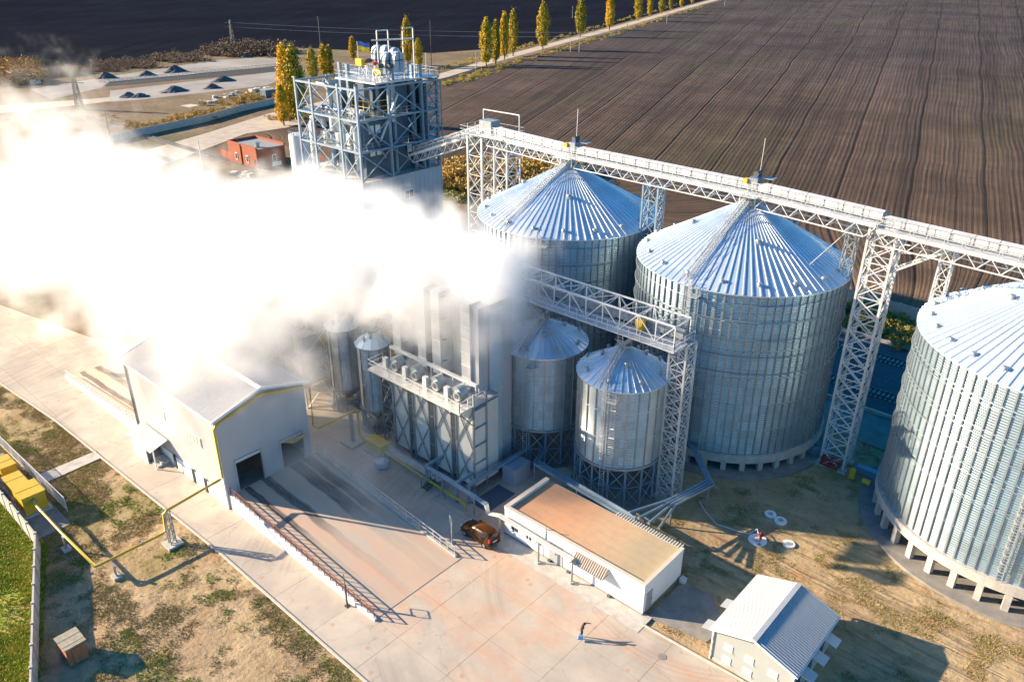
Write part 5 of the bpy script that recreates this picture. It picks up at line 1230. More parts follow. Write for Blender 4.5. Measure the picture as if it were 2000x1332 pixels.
# ------------------------------------------------------------ brick hut
t = thing('brick_hut', 'tiny brick hut with weathered plank roof in the shade near the bottom left', 'hut', (-61.5, 12.2, 0))
hx, hyy = -61.4, 12.2; mbw = MB().box((hx-.95, hyy-.8, 0), (hx+.95, hyy+.8, 1.95)); mbw.build('wall', M['brick_hut'], t)
for k in range(5): MB().box((hx-1.1+k*.44, hyy-.92, 1.95+.02*(k % 2)), (hx-1.1+k*.44+.41, hyy+.92, 2.03+.02*(k % 2)), 0).build('roof_plank', M['plank_roof'], t)
MB().box((hx+.955, hyy-.35, .1), (hx+1.02, hyy+.35, 1.7), 0).build('door', M['brick_hut'], t)
# ------------------------------------------------------------ concrete panel wall and mesh fence on the left
def panel_wall(label, pts, h, pl_, m='concrete', th=.16, posts=True, cat='wall', name='concrete_wall'):
    t = thing(name, label, cat, (*pts[0], 0))
    for i in range(len(pts)-1):
        a, b = Vector((*pts[i], 0)), Vector((*pts[i+1], 0)); L = (b-a).length; n = max(1, int(round(L/pl_))); ang = math.atan2(b.y-a.y, b.x-a.x)
        me = MB().box((-L/n/2+.06, -th/2, -.1), (L/n/2-.06, th/2, h)).mesh('wall_panel', M[m]); mp = MB().box((-.12, -.14, -.1), (.12, .14, h+.1)).mesh('post', M[m])
        for k in range(n):
            c = lerp(a, b, (k+.5)/n); inst('wall_panel', me, t, c, ang)
            if posts: inst('post', mp, t, lerp(a, b, k/n), ang)
    return t
panel_wall('weathered concrete panel wall turning the corner between lawn and gas pipe', [(-100, 15.4), (-92.5, 15.7), (-78.2, 15.5), (-60.6, 8.8), (-40, .8)], 2.1, 2.6)
mf = thing('mesh_fence', 'thin white mesh fence behind the yellow gas cabinets', 'fence', (-92, 19.6, 0))
fm = MB(); a, b = Vector((-103, 19.6, 0)), Vector((-82.5, 19.9, 0))
for k in range(9): p = lerp(a, b, k/8); beam('post', p, p+Vector((0, 0, 1.9)), .08, M['cream_panel'], mf)
for z in (1.85, .25): beam('rail', a+Vector((0, 0, z)), b+Vector((0, 0, z)), .06, M['cream_panel'], mf)
for k in range(180): p = lerp(a, b, k/179); fm.bar(p+Vector((0, 0, .25)), p+Vector((0, 0, 1.85)), .012)
for k in range(12): z = .3+k*.13; fm.bar(a+Vector((0, 0, z)), b+Vector((0, 0, z)), .012)
fm.build('mesh', M['galv_rail'], mf)['kind'] = 'stuff'
# far boundary wall of the plant
panel_wall('pale concrete boundary wall between the railway and the ploughed field', [(-150, 138.4), (-135, 141.5), (-110, 141.3), (-75, 138.3), (-41, 135.3), (-29, 134.9), (30, 131.5)], 2.3, 4.0)
panel_wall('grey blue concrete wall along the dirt track behind the steam', [(-262, 96), (-266.7, 112.4), (-273.5, 142), (-283.5, 164), (-288, 182), (-286, 190)], 2.4, 4.0)

# ------------------------------------------------------------ brick house and white tank beyond the tracks
t = thing('brick_house', 'small orange brick house with flat grey roof beyond the railway', 'house', (-207, 122, 0))
MB().box((-214.5, 117.4, 0), (-199.8, 126.6, 5.3)).build('wall', M['brick_wall'], t)
MB().box((-214.2, 117.7, 5.3), (-200.1, 126.3, 5.38)).build('roof', M['roof_felt'], t)
MB().box((-214.6, 117.3, 5.3), (-199.7, 117.7, 6.1)).box((-214.6, 126.3, 5.3), (-199.7, 126.7, 6.1)).box((-214.6, 117.7, 5.3), (-214.2, 126.3, 6.1)).build('parapet', M['brick_wall'], t)
MB().box((-203.2, 119.2, 5.38), (-202.2, 120.2, 6.6)).box((-203.4, 119.0, 6.6), (-202.0, 120.4, 6.8)).build('chimney', M['galv_steel'], t)
for x in (-210.3, -204.6):
    w = MB().box((x-.6, 117.25, 1.2), (x+.6, 117.39, 3.2)).build('window', M['white_frame'], t); MB().box((x-.42, 117.2, 1.4), (x+.42, 117.24, 3.0)).build('pane', M['glass'], w)
MB().box((-201.5, 117.3, .1), (-200.5, 117.39, 2.6)).build('door', M['dark_steel'], t)
w = MB().box((-199.79, 122.3, 1.3), (-199.65, 123.5, 3.4)).build('window', M['white_frame'], t); MB().box((-199.64, 122.45, 1.5), (-199.6, 123.35, 3.2)).build('pane', M['glass'], w)
MB().box((-199.5, 121.8, .2), (-199.35, 124.8, 1.3)).build('leaning_board', M['white_frame'], t)
MB().box((-207.8, 117.1, 0), (-207.5, 117.39, 6.0)).build('downpipe', M['brick_wall'], t)
panel_wall('low red brick wall either side of the brick house', [(-221, 118.5), (-214.7, 118.5)], 2.4, 3, 'brick_wall', name='brick_fence')
panel_wall('red brick wall piece between the brick house and the white tank', [(-199.6, 130.5), (-190, 133)], 2.8, 3, 'brick_wall', name='brick_fence')
t = thing('white_tank', 'upright white cylindrical tank left of the steel tower', 'tank', (-183.5, 120.9, 0))
MB().cyl((-183.5, 120.9), 2.6, 0, 11.6, 40).build('shell', M['white_wall'], t)
rp = [(-183.5+2.6*math.cos(2*math.pi*k/24), 120.9+2.6*math.sin(2*math.pi*k/24), 11.6) for k in range(25)]
railing(t, rp, 1.0, M['galv_rail'], 1.2, .06)
t = thing('small_tank', 'small white horizontal tank lying at the foot of the tall white tank', 'tank', (-180.5, 117.2, 0)); MB().tube([(-182.5, 116.9, .8), (-178.9, 117.4, .8)], .7, 14).build('shell', M['white_wall'], t); MB().box((-182, 116.6, 0), (-181.6, 117.4, .3)).build('saddle', M['concrete'], t)
# ------------------------------------------------------------ car
def make_car(x, y, rz):
    t = thing('parked_car', 'copper brown people carrier parked by the corner of the white building', 'car', (0, 0, 0))
    L, Wd = 4.35, 1.78
    paint = plain('car_paint', (.15, .055, .014), .3, .6)
    # cross sections along the length: x, half width, belt z, roof half width, roof z, bottom z
    secs = [(-2.17, .70, .62, .62, .66, .35), (-2.05, .82, .86, .70, .88, .22), (-1.3, .87, .98, .74, 1.02, .2), (-1.15, .87, 1.0, .76, 1.06, .2), (-.45, .88, 1.05, .66, 1.62, .2), (0, .885, 1.06, .66, 1.70, .2),
            (.9, .885, 1.07, .66, 1.72, .2), (1.75, .88, 1.08, .65, 1.69, .2), (2.02, .86, 1.08, .62, 1.58, .24), (2.16, .83, 1.0, .76, 1.04, .3), (2.18, .80, .7, .72, .72, .4)]
    mb = MB(); vs = []; n = 10
    for (sx, hw, bz_, rw, rz_, bt) in secs:
        prof = [(-hw*.93, bt), (-hw, .45), (-hw, bz_*.85), (-hw*.97, bz_), (-rw, rz_-.05), (-rw*.8, rz_), (rw*.8, rz_), (rw, rz_-.05), (hw*.97, bz_), (hw, bz_*.85), (hw, .45), (hw*.93, bt)]
        vs += [(sx, a, b) for a, b in prof]
    n = 12; fs = []
    for i in range(len(secs)-1):
        for k in range(n): fs.append((i*n+k, (i+1)*n+k, (i+1)*n+(k+1) % n, i*n+(k+1) % n))
    fs += [tuple(range(n)), tuple(range((len(secs)-1)*n, len(secs)*n))[::-1]]
    mb.add(vs, fs, True); b = mb.build('body', paint, t)
    g = plain('car_glass', (.02, .03, .035), .06, 0)
    for s in (-1, 1):
        for (x0, x1) in ((-.92, -.42), (-.36, .55), (.62, 1.3), (1.36, 1.95)):
            def side(xx, f):   # point on the glasshouse flank
                for i in range(len(secs)-1):
                    if secs[i][0] <= xx <= secs[i+1][0]:
                        u = (xx-secs[i][0])/(secs[i+1][0]-secs[i][0]); q = [secs[i][j]+(secs[i+1][j]-secs[i][j])*u for j in range(6)]; break
                yb, zb_, yt, zt = q[1]*.97, q[2], q[3], q[4]-.05
                return (xx, s*(yb+(yt-yb)*f+.012), zb_+(zt-zb_)*f)
            MB().add([side(x0, .08), side(x1, .08), side(x1, .86), side(x0+(.12 if x0 < -.9 else 0), .86)], [(0, 1, 2, 3) if s < 0 else (3, 2, 1, 0)]).build('side_window', g, t)
        MB().bar((-.3, s*.6, 1.76), (1.7, s*.6, 1.78), .045).build('roof_rail', M['dark_steel'], t)
        MB().box((2.02, s*.74-.09, .95), (2.2, s*.74+.09, 1.35)).build('tail_light', M['red_paint'], t)
        MB().box((-2.14, s*.62-.16, .68), (-2.0, s*.62+.16, .86)).build('headlight', M['white_frame'], t)
        MB().box((-.98, s*.98-.1, 1.02), (-.82, s*.98+.1, 1.2)).build('mirror', paint, t)
        for wx in (-1.38, 1.42):
            w = MB().tube([(wx, s*.70, .33), (wx, s*.91, .33)], .33, 20).build('wheel', M['rubber'], t); MB().tube([(wx, s*.905, .33), (wx, s*.925, .33)], .2, 14).build('rim', M['galv_steel'], w)
    MB().add([(-1.12, -.68, 1.09), (-1.12, .68, 1.09), (-.5, .57, 1.6), (-.5, -.57, 1.6)], [(0, 3, 2, 1)]).build('windscreen', g, t)
    MB().add([(2.185, -.62, 1.1), (2.185, .62, 1.1), (2.06, .54, 1.56), (2.06, -.54, 1.56)], [(0, 1, 2, 3)]).build('rear_window', g, t)
    MB().box((2.18, -.28, .72), (2.21, .28, .86)).build('number_plate', M['white_frame'], t)
    MB().box((2.1, -.8, .3), (2.24, .8, .5)).build('bumper', M['dark_steel'], t)
    for k in range(7): MB().bar((-.2, -.42+k*.14, 1.73), (1.75, -.42+k*.14, 1.735), .03, .02).build('roof_rib', paint, t)
    t.location = (x, y, .085); t.rotation_euler = (0, 0, rz); return t
make_car(-46.1, 46.85, R(-1.5))
# ------------------------------------------------------------ person
def person(x, y, rz):
    t = thing('person', 'person in dark clothes walking with one arm stretched out and a blue bag in hand', 'person', (0, 0, 0))
    J = {'pel': (0, 0, .95), 'chest': (.10, 0, 1.28), 'neck': (.18, 0, 1.48), 'head': (.22, 0, 1.62), 'top': (.24, 0, 1.72),
         'hl': (0, .11, .9), 'kl': (.10, .13, .5), 'al': (.02, .13, .09), 'tl': (.16, .14, .05), 'hr': (0, -.11, .9), 'kr': (.02, -.13, .48), 'ar': (-.14, -.12, .1), 'tr': (0, -.13, .05),
         'sl': (.14, .19, 1.42), 'el': (.42, .3, 1.5), 'wl': (.70, .32, 1.44), 'sr': (.12, -.19, 1.40), 'er': (0.02, -.30, 1.12), 'wr': (-.04, -.36, .86)}
    E = [('pel', 'chest'), ('chest', 'neck'), ('neck', 'head'), ('head', 'top'), ('pel', 'hl'), ('hl', 'kl'), ('kl', 'al'), ('al', 'tl'), ('pel', 'hr'), ('hr', 'kr'), ('kr', 'ar'), ('ar', 'tr'),
         ('chest', 'sl'), ('sl', 'el'), ('el', 'wl'), ('chest', 'sr'), ('sr', 'er'), ('er', 'wr')]
    rad = {'pel': .16, 'chest': .18, 'neck': .07, 'head': .10, 'top': .07, 'hl': .1, 'hr': .1, 'kl': .07, 'kr': .07, 'al': .05, 'ar': .05, 'tl': .045, 'tr': .045, 'sl': .08, 'sr': .08, 'el': .055, 'er': .055, 'wl': .035, 'wr': .035}
    names = list(J); hands = []
    def hand(w, e):
        wv, ev = Vector(J[w]), Vector(J[e]); d = (wv-ev).normalized(); s = d.cross(Vector((0, 0, 1))).normalized()
        p = wv+d*.07; k = w+'p'; J[k] = tuple(p); rad[k] = .03; E.append((w, k))
        for i, o in enumerate((-.03, -.01, .01, .03)):
            k1 = f'{w}f{i}'; k2 = f'{w}g{i}'; J[k1] = tuple(p+d*.04+s*o); J[k2] = tuple(p+d*(.075-.01*abs(i-1.5))+s*o*1.2-Vector((0, 0, .02))); rad[k1] = .01; rad[k2] = .008; E.append((k, k1)); E.append((k1, k2))
        k1 = w+'t'; J[k1] = tuple(wv+d*.05+s*.05); rad[k1] = .011; E.append((w, k1))
    hand('wl', 'el'); hand('wr', 'er'); names = list(J)
    me = bpy.data.meshes.new('body'); me.from_pydata([J[k] for k in names], [(names.index(a), names.index(b)) for a, b in E], [])
    me.materials.append(plain('dark_clothes', (.018, .018, .022), .8)); o = bpy.data.objects.new('body', me); COL.objects.link(o); o.parent = t
    sk = o.modifiers.new('skin', 'SKIN'); sk.use_smooth_shade = True
    for i, k in enumerate(names): me.skin_vertices[0].data[i].radius = (rad[k], rad[k]); me.skin_vertices[0].data[i].use_root = (k == 'pel')
    sb = o.modifiers.new('sub', 'SUBSURF'); sb.levels = 1; sb.render_levels = 1
    skin = plain('skin', (.45, .25, .17), .6)
    f = MB().tube([(.335, 0, 1.56), (.315, 0, 1.66)], [.04, .055], 8).build('face', skin, t)
    MB().tube([(.2, 0, 1.66), (.235, 0, 1.74), (.24, 0, 1.765)], [.115, .1, .04], 10).build('hair', M['rubber'], t)
    t.location = (x, y, .085); t.rotation_euler = (0, 0, rz)
    bag = thing('carried_bag', 'light blue bag hanging from the hand of the person in dark clothes', 'bag', (0, 0, 0))
    b = MB(); b.add([(-.24, -.16, 0), (.24, -.16, 0), (.24, .16, 0), (-.24, .16, 0), (-.2, -.09, .42), (.2, -.09, .42), (.2, .09, .42), (-.2, .09, .42)], [(0, 3, 2, 1), (4, 5, 6, 7), (0, 1, 5, 4), (1, 2, 6, 5), (2, 3, 7, 6), (3, 0, 4, 7)])
    b.build('bag_body', plain('bag_blue', (.22, .38, .65), .6), bag); MB().tube([(-.12, 0, .42), (-.06, 0, .56), (.06, 0, .56), (.12, 0, .42)], .015, 6).build('handle', M['dark_steel'], bag)
    c, s = math.cos(rz), math.sin(rz); lx, ly = -.05, -.37; bag.location = (x+lx*c-ly*s, y+lx*s+ly*c, .085+.22); bag.rotation_euler = (0, 0, rz)
person(-30.05, 43.2, R(35))

# ------------------------------------------------------------ trees
def leaf_cloud(fn, n, size, rs):
    """n small leaf quads at points fn(rs) -> (p, outward); returns verts, faces"""
    V = []; F_ = []
    for i in range(n):
        p, s = fn(rs); a = Vector((rs.gauss(0, 1), rs.gauss(0, 1), rs.gauss(0, 1))).normalized(); b = a.cross(Vector((rs.gauss(0, 1), rs.gauss(0, 1), rs.gauss(0, 1)))).normalized()
        q = size*rs.uniform(.6, 1.4); o = len(V); V += [p+a*q, p+b*q*.7, p-a*q, p-b*q*.7]; F_.append((o, o+1, o+2, o+3))
    return V, F_
def poplar_meshes(seed, H=24, Wm=2.6, nleaf=9000):
    rs = random.Random(seed); tr = MB(); tr.tube([(0, 0, -.3), (0.05, 0, H*.35), (0, .05, H*.9)], [.38, .24, .05], 8)
    br = []
    for k in range(46):
        z = H*(.08+.84*k/46); a = rs.uniform(0, 6.28); L = Wm*(.35+.75*math.sin(math.pi*min(1, (z/H*1.02))**.8))*rs.uniform(.6, 1.05)
        e = Vector((math.cos(a)*L*.75, math.sin(a)*L*.75, z+L*1.5)); tr.tube([(0, 0, z), (e.x*.6, e.y*.6, z+L*.7), e], [.09, .06, .02], 4); br.append((Vector((0, 0, z)), e))
    clumps = []
    for k in range(170):
        z = rs.uniform(.06, 1.0); r = Wm*(math.sin(math.pi*min(1, z*.93+.07))**.65)*.86; a = rs.uniform(0, 6.28); rr_ = r*math.sqrt(rs.uniform(.15, 1))
        clumps.append((Vector((math.cos(a)*rr_, math.sin(a)*rr_, H*(.07+.92*z))), rs.uniform(.45, .95)))
    def fn(r):
        c, s = r.choice(clumps); return c+Vector((r.gauss(0, s*.5), r.gauss(0, s*.5), r.gauss(0, s*1.15))), s
    V, F_ = leaf_cloud(fn, nleaf, .3, rs)
    ml = bpy.data.meshes.new('crown'); ml.from_pydata(V, [], F_); ml.materials.append(M['poplar_leaf' if seed in (1, 3) else 'poplar_leaf_green'])
    return tr.mesh('trunk', M['poplar_trunk']), ml
pm = [poplar_meshes(s, 24, w, 8000) for s, w in ((1, 3.5), (2, 3.9), (3, 3.0), (4, 4.4))]
POP = [((950, 130), 23.5, 1, 'first poplar of the road row counting from the steel tower'), ((968, 127), 22, 2, 'second poplar of the four standing close together by the road'), ((985, 117), 24, 2, 'third poplar of the four standing close together by the road'),
       ((1002, 110), 24, 0, 'fourth poplar of the four standing close together by the road'), ((1060, 98), 26.5, 3, 'greenish poplar standing alone after the group of four'), ((1133, 72), 27, 1, 'poplar with a bare stem, second of the lone ones along the road'),
       ((1190, 60), 27, 0, 'golden poplar, third of the lone ones along the road'), ((1246, 42), 26, 1, 'green poplar at the near end of the far clump'), ((1268, 34), 24, 2, 'bushy orange poplar inside the far clump'),
       ((1292, 28), 24, 1, 'green gold poplar in the far clump near the picture top'), ((1310, 22), 22, 2, 'slim orange poplar in the far clump near the picture top'), ((1330, 16), 20, 2, 'small golden poplar near the far end of the road'), ((1352, 9), 16, 0, 'last small poplar at the far end of the road'),
       ((555, 246), 13.5, 0, 'shortest leaning poplar left of the steel tower'), ((583, 240), 25.5, 1, 'tall broad poplar directly left of the steel tower'), ((566, 238), 25, 0, 'tall poplar merging with its neighbour left of the steel tower'),
       ((613, 158), 14, 3, 'yellow green poplar behind the left corner of the steel tower'), ((634, 152), 14.5, 0, 'slim golden poplar beside the tall dark mast'), ((646, 150), 14, 2, 'golden poplar just right of the tall dark mast'),
       ((690, 118), 12, 2, 'poplar tip showing above the elevator heads'), ((797, 128), 23, 0, 'tall golden poplar behind the hoist frame'), ((818, 132), 14, 1, 'short green poplar behind the hoist frame')]
for (px, H, k, lab) in POP:
    g = G(*px); t = thing('poplar_tree', lab, 'tree', (g.x, g.y, 0), 'autumn poplars')
    s = H/24; t.rotation_euler = (0, 0, rr.uniform(0, 6)); t.scale = (max(.75, s)*1.0, max(.75, s)*1.0, s)
    for me, nm in zip(pm[k], ('trunk', 'crown')): o = bpy.data.objects.new(nm, me); COL.objects.link(o); o.parent = t
# bushes: one leafy mesh per kind, copied
def bush_mesh(seed, m, n=900, leaf=.16, spread=1.0, up=1.0):
    rs = random.Random(seed); cl = [(Vector((rs.gauss(0, .55)*spread, rs.gauss(0, .55)*spread, abs(rs.gauss(.55, .35))*up)), rs.uniform(.25, .5)) for _ in range(14)]
    def fn(r): c, s = r.choice(cl); p = c+Vector((r.gauss(0, s*.6), r.gauss(0, s*.6), r.gauss(0, s*.6))); p.z = max(.02, p.z); return p, s
    V, F_ = leaf_cloud(fn, n, leaf, rs); me = bpy.data.meshes.new('foliage'); me.from_pydata(V, [], F_); me.materials.append(M[m]); return me
bm_reed = [bush_mesh(s, 'reed', 700, .12, 1.2, 1.3) for s in (5, 6)]; bm_h = [bush_mesh(s, 'hedge_leaf', 900, .075, 1.6, .8) for s in (7, 8)]; bm_o = [bush_mesh(s, 'orange_leaf', 1100, .08, 1.4, 1.0) for s in (9, 10)]
def bushes(name, label, cat, meshes, pts, s0, s1):
    """one joined, uncountable belt of scrub"""
    Vs = []; Fs = []; off = 0; data = []
    for me in meshes:
        v = np.empty(len(me.vertices)*3, np.float32); me.vertices.foreach_get('co', v); f = np.empty(len(me.loops), np.int32); me.loops.foreach_get('vertex_index', f); data.append((v.reshape(-1, 3), f.reshape(-1, 4)))
    for (x, y) in pts:
        v, f = data[rr.randrange(len(data))]; s = rr.uniform(s0, s1); a = rr.uniform(0, 6.28); c, q = math.cos(a), math.sin(a)
        w = v*np.array([s*1.2, s*1.2, s]); w = np.stack([w[:, 0]*c-w[:, 1]*q+x, w[:, 0]*q+w[:, 1]*c+y, w[:, 2]], 1); Vs.append(w); Fs.append(f+off); off += len(w)
    o = bpy.data.objects.new(name, np_mesh(name, np.concatenate(Vs), np.concatenate(Fs), meshes[0].materials[0])); COL.objects.link(o); o['kind'] = 'stuff'; tag(o, label, cat); return o
hp_ = []
for i in range(len(hedge_px)-1):
    for k in range(70): hp_.append((lambda g: (g.x+rr.gauss(0, 3.5), g.y+rr.gauss(0, 2)))(G(hedge_px[i][0]+(hedge_px[i+1][0]-hedge_px[i][0])*rr.random(), hedge_px[i][1]+(hedge_px[i+1][1]-hedge_px[i][1])*rr.random()+rr.uniform(-3, 4))))
bushes('scrub_belt', 'brown leafless scrub belt along the edge of the dark field', 'scrub', bm_h, hp_, 1.1, 2.1)
bushes('scrub_thicket', 'tall brown thicket at the right end of the scrub belt by the depot', 'scrub', bm_h, [(lambda g: (g.x+rr.gauss(0, 5), g.y+rr.gauss(0, 4)))(G(rr.uniform(445, 545), rr.uniform(95, 108))) for _ in range(110)], 2.4, 4.2)
bushes('autumn_bushes', 'clump of orange autumn bushes at the left edge by the dark field', 'bushes', bm_o, [(lambda g: (g.x, g.y))(G(rr.uniform(-20, 62), rr.uniform(135, 165))) for _ in range(90)], 2.4, 4.2)
bushes('reed_belt', 'golden reeds growing beyond the boundary wall between tower and leftmost silo', 'reeds', bm_reed, [(lambda g: (g.x+rr.gauss(0, 2), g.y+rr.gauss(0, 2)))(G(rr.uniform(855, 1095), rr.uniform(338, 372))) for _ in range(420)], 1.4, 2.4)
def belt(px0, px1, n, jit):
    o = []
    for _ in range(n): u = rr.random(); g = G(px0[0]+(px1[0]-px0[0])*u, px0[1]+(px1[1]-px0[1])*u); o.append((g.x+rr.gauss(0, jit), g.y+rr.gauss(0, jit)))
    return o
bushes('dry_weeds', 'dry brown weeds along the dirt track and the concrete wall', 'weeds', bm_reed, belt((235, 262), (470, 212), 120, 3)+belt((560, 235), (600, 225), 30, 3)+belt((470, 200), (540, 190), 60, 6)+belt((0, 250), (150, 240), 60, 8), .4, 1.1)
bushes('roadside_weeds', 'dry orange weeds lining the poplar road', 'weeds', bm_reed+bm_h, belt((850, 172), (1370, 14), 300, 2.5)+belt((850, 140), (1340, 6), 200, 2.5), .3, .8)
bushes('yard_bush', 'green and ochre bushes by the boundary wall behind the tower', 'bushes', [bush_mesh(12, 'weed_blade', 800, .14)], belt((855, 372), (885, 392), 26, 2)+belt((1640, 612), (1790, 660), 30, 3), .8, 1.5)

# ------------------------------------------------------------ depot: gravel heaps, rubble, low wall
def heap(label, px, w, h, m='pile', name='gravel_heap', cat='gravel heap', group='gravel heaps in the depot yard', seed=0):
    g = G(*px); rs = random.Random(seed); mb = MB(); n = 20; h *= rs.uniform(.7, .95); rings = [(1.15, 0), (.75, .30), (.44, .70), (.22, .93), (.0, 1.0)]; vs = []
    for r, z in rings:
        for k in range(n): a = 2*math.pi*k/n; q = r*w*(1+rs.uniform(-.2, .2)); vs.append((g.x+q*math.cos(a), g.y+q*1.5*math.sin(a), .05+z*h*(1+rs.uniform(-.06, .06))))
    mb.add(vs, [(i*n+k, i*n+(k+1) % n, (i+1)*n+(k+1) % n, (i+1)*n+k) for i in range(4) for k in range(n)], False)
    tag(mb.build(name, M[m]), label, cat, group)
for i, (px, w, h, lab) in enumerate((((208, 153), 2.8, 3.0, 'dark gravel heap nearest the left end of the upper depot'), ((287, 148), 2.8, 3.0, 'dark gravel heap, middle one on the upper depot'), ((342, 141), 3.6, 3.4, 'darkest gravel heap, rightmost on the upper depot'),
      ((437, 159), 3.4, 3.0, 'flat topped grey gravel heap near the right end of the lower depot'), ((341, 179), 4.0, 3.0, 'widest grey gravel heap on the lower depot'), ((415, 173), 2.4, 2.4, 'small pointed gravel heap on the lower depot'),
      ((252, 190), 2.6, 2.2, 'faint gravel heap in the haze, left of a pair'), ((274, 190), 2.6, 2.0, 'faint gravel heap in the haze, right of a pair'), ((481, 112), 2.2, 2.2, 'small brown heap at the far corner of the upper depot'))): heap(lab, px, w, h, seed=i)
def rubble(label, px, n, spread, seed, group=None):
    g = G(*px); rs = random.Random(seed); t = thing('rubble_pile', label, 'rubble', (g.x, g.y, 0), 'pale rubble lying about the waste ground')
    for k in range(n):
        x, y = g.x+rs.gauss(0, spread), g.y+rs.gauss(0, spread*1.3); s = rs.uniform(.5, 1.4)
        MB().box((x-s, y-s*.7, .0), (x+s, y+s*.7, rs.uniform(.4, 1.1)), rs.uniform(0, 3)).build('block', M['pale_rubble'], t)
rubble('pale blocks and slabs stacked beside the poplars', (505, 178), 16, 3.2, 1); rubble('scattered pale slabs in the middle of the waste ground', (447, 188), 9, 3, 2); rubble('low pale debris left of the middle slabs', (400, 200), 6, 2.5, 3); rubble('white lumps near the concrete wall', (435, 218), 5, 2, 4); rubble('white lumps on the grass below the brick house', (480, 342), 7, 1.6, 5)
sheet_obj('pale_slab_patch', [tuple(G(x, y)[:2]) for x, y in ((352, 207), (372, 204), (392, 206), (370, 211))][::-1], .08, 'pale_rubble')
sh = thing('small_shed', 'small dark shed beside the pale blocks by the poplars', 'shed', tuple(G(525, 190))); g = G(525, 190); MB().box((g.x-2, g.y-2.5, 0), (g.x+2, g.y+2.5, 3)).build('wall', M['dark_panel'], sh); MB().box((g.x-2.2, g.y-2.7, 3), (g.x+2.2, g.y+2.7, 3.2)).build('roof', M['roof_felt'], sh)
sh = thing('small_shed', 'tiny pale kiosk at the far left end of the depot', 'shed', tuple(G(67, 164))); g = G(67, 164); MB().box((g.x-2, g.y-2.2, 0), (g.x+2, g.y+2.2, 2.8)).build('wall', M['white_wall'], sh); MB().box((g.x-2.2, g.y-2.4, 2.8), (g.x+2.2, g.y+2.4, 3.0)).build('roof', M['roof_felt'], sh)
# sunken siding between the two depots with a low retaining wall
a, b = G(205, 168), G(548, 132)
struct(MB().sheet([tuple(G(200, 170)[:2]), tuple(G(548, 140)[:2]), tuple(G(548, 130)[:2]), tuple(G(215, 160)[:2])], .09), 'depot_cutting', M['dark_gap'])
rw_ = thing('depot_fence', 'low pale fence along the edge of the upper depot', 'fence', tuple(G(205, 160)))
a, b = G(195, 163), G(548, 129); beam('rail', (a.x, a.y, 1.2), (b.x, b.y, 1.2), .18, M['concrete'], rw_); beam('rail', (a.x, a.y, .6), (b.x, b.y, .6), .15, M['concrete'], rw_)
for k in range(46): p = lerp(a, b, k/45); beam('post', p, (p.x, p.y, 1.4), .22, M['concrete'], rw_)
# ------------------------------------------------------------ poles, pylons and wires
def pole(label, px, h, m='poplar_trunk', arm=True, name='utility_pole', w=.22):
    g = G(*px); t = thing(name, label, 'pole', (g.x, g.y, 0), 'poles along the fields'); MB().cyl((g.x, g.y), w, 0, h, 6, r1=w*.6).build('post', M[m], t)
    if arm: MB().bar((g.x-.9, g.y-.5, h-.6), (g.x+.9, g.y+.5, h-.6), .14).build('cross_arm', M[m], t)
    return Vector((g.x, g.y, h))
pole('pole at the edge of the ploughed field below the first poplars', (930, 134), 8, 'concrete'); pole('pole left of the lone greenish poplar base', (1114, 102), 9, 'concrete'); pole('pole under the lone poplar with bare stem', (1131, 102), 9, 'concrete')
pole('pole in the ploughed field edge below the third lone poplar', (1224, 74), 9, 'concrete'); pole('pale pole in the dark field above the road bend', (1118, 36), 10, 'concrete'); pole('far pole beside the road near the picture top', (1302, 46), 9, 'concrete'); pole('farthest pole on the ploughed field edge', (1415, 12), 8, 'concrete')
tp = pole('very tall dark mast behind the left corner of the steel tower', (632, 150), 27, 'dark_steel', name='tall_mast', w=.3)
pole('thin tall mast behind the right corner of the steel tower', (843, 132), 23, 'dark_steel', arm=False, name='tall_mast', w=.2); pole('white lamp post right of the steel tower', (833, 140), 9, 'cream_panel', arm=True)
pole('pale post standing in the steam left of the brick house', (396, 330), 8, 'cream_panel', arm=False); pole('thin pole in the haze by the dirt track', (225, 315), 14, 'poplar_trunk', arm=True)
def pylon(label, px, h, w):
    g = G(*px); t = thing('lattice_pylon', label, 'pylon', (g.x, g.y, 0), 'pylons'); lattice(t, sq(g.x, g.y, 0, w), sq(g.x, g.y, h, w*.35), 6, .22, .14, M['dark_steel'])
    for z in (h-1.5, h-4): beam('cross_arm', (g.x-3.5, g.y-2, z), (g.x+3.5, g.y+2, z), .25, M['dark_steel'], t)
    return Vector((g.x, g.y, h))
p1 = pylon('dark lattice pylon in the haze at the left', (157, 215), 14, 2.4); p2 = pylon('dark lattice pylon against the dark field', (457, 98), 17, 2.2)
wi = MB(); far = G(900, 20)+Vector((0, 0, 14)); 
for dz_, o_ in ((-1.3, 3.2), (-1.3, -3.2), (-3.8, 3.2), (-3.8, -3.2)):
    for q in (Vector((-270, 420, 15)), ):
        a = p2+Vector((o_*.8, o_*.45, dz_)); b = q+Vector((o_*.8, o_*.45, dz_)); pts = [lerp(a, b, k/16)-Vector((0, 0, 16*(k/16)*(1-k/16)*.6)) for k in range(17)]; wi.tube(pts, .05, 3, False)
tag(wi.build('power_lines', M['galv_steel']), 'thin sagging power lines crossing the dark field from the pylon', 'wires')

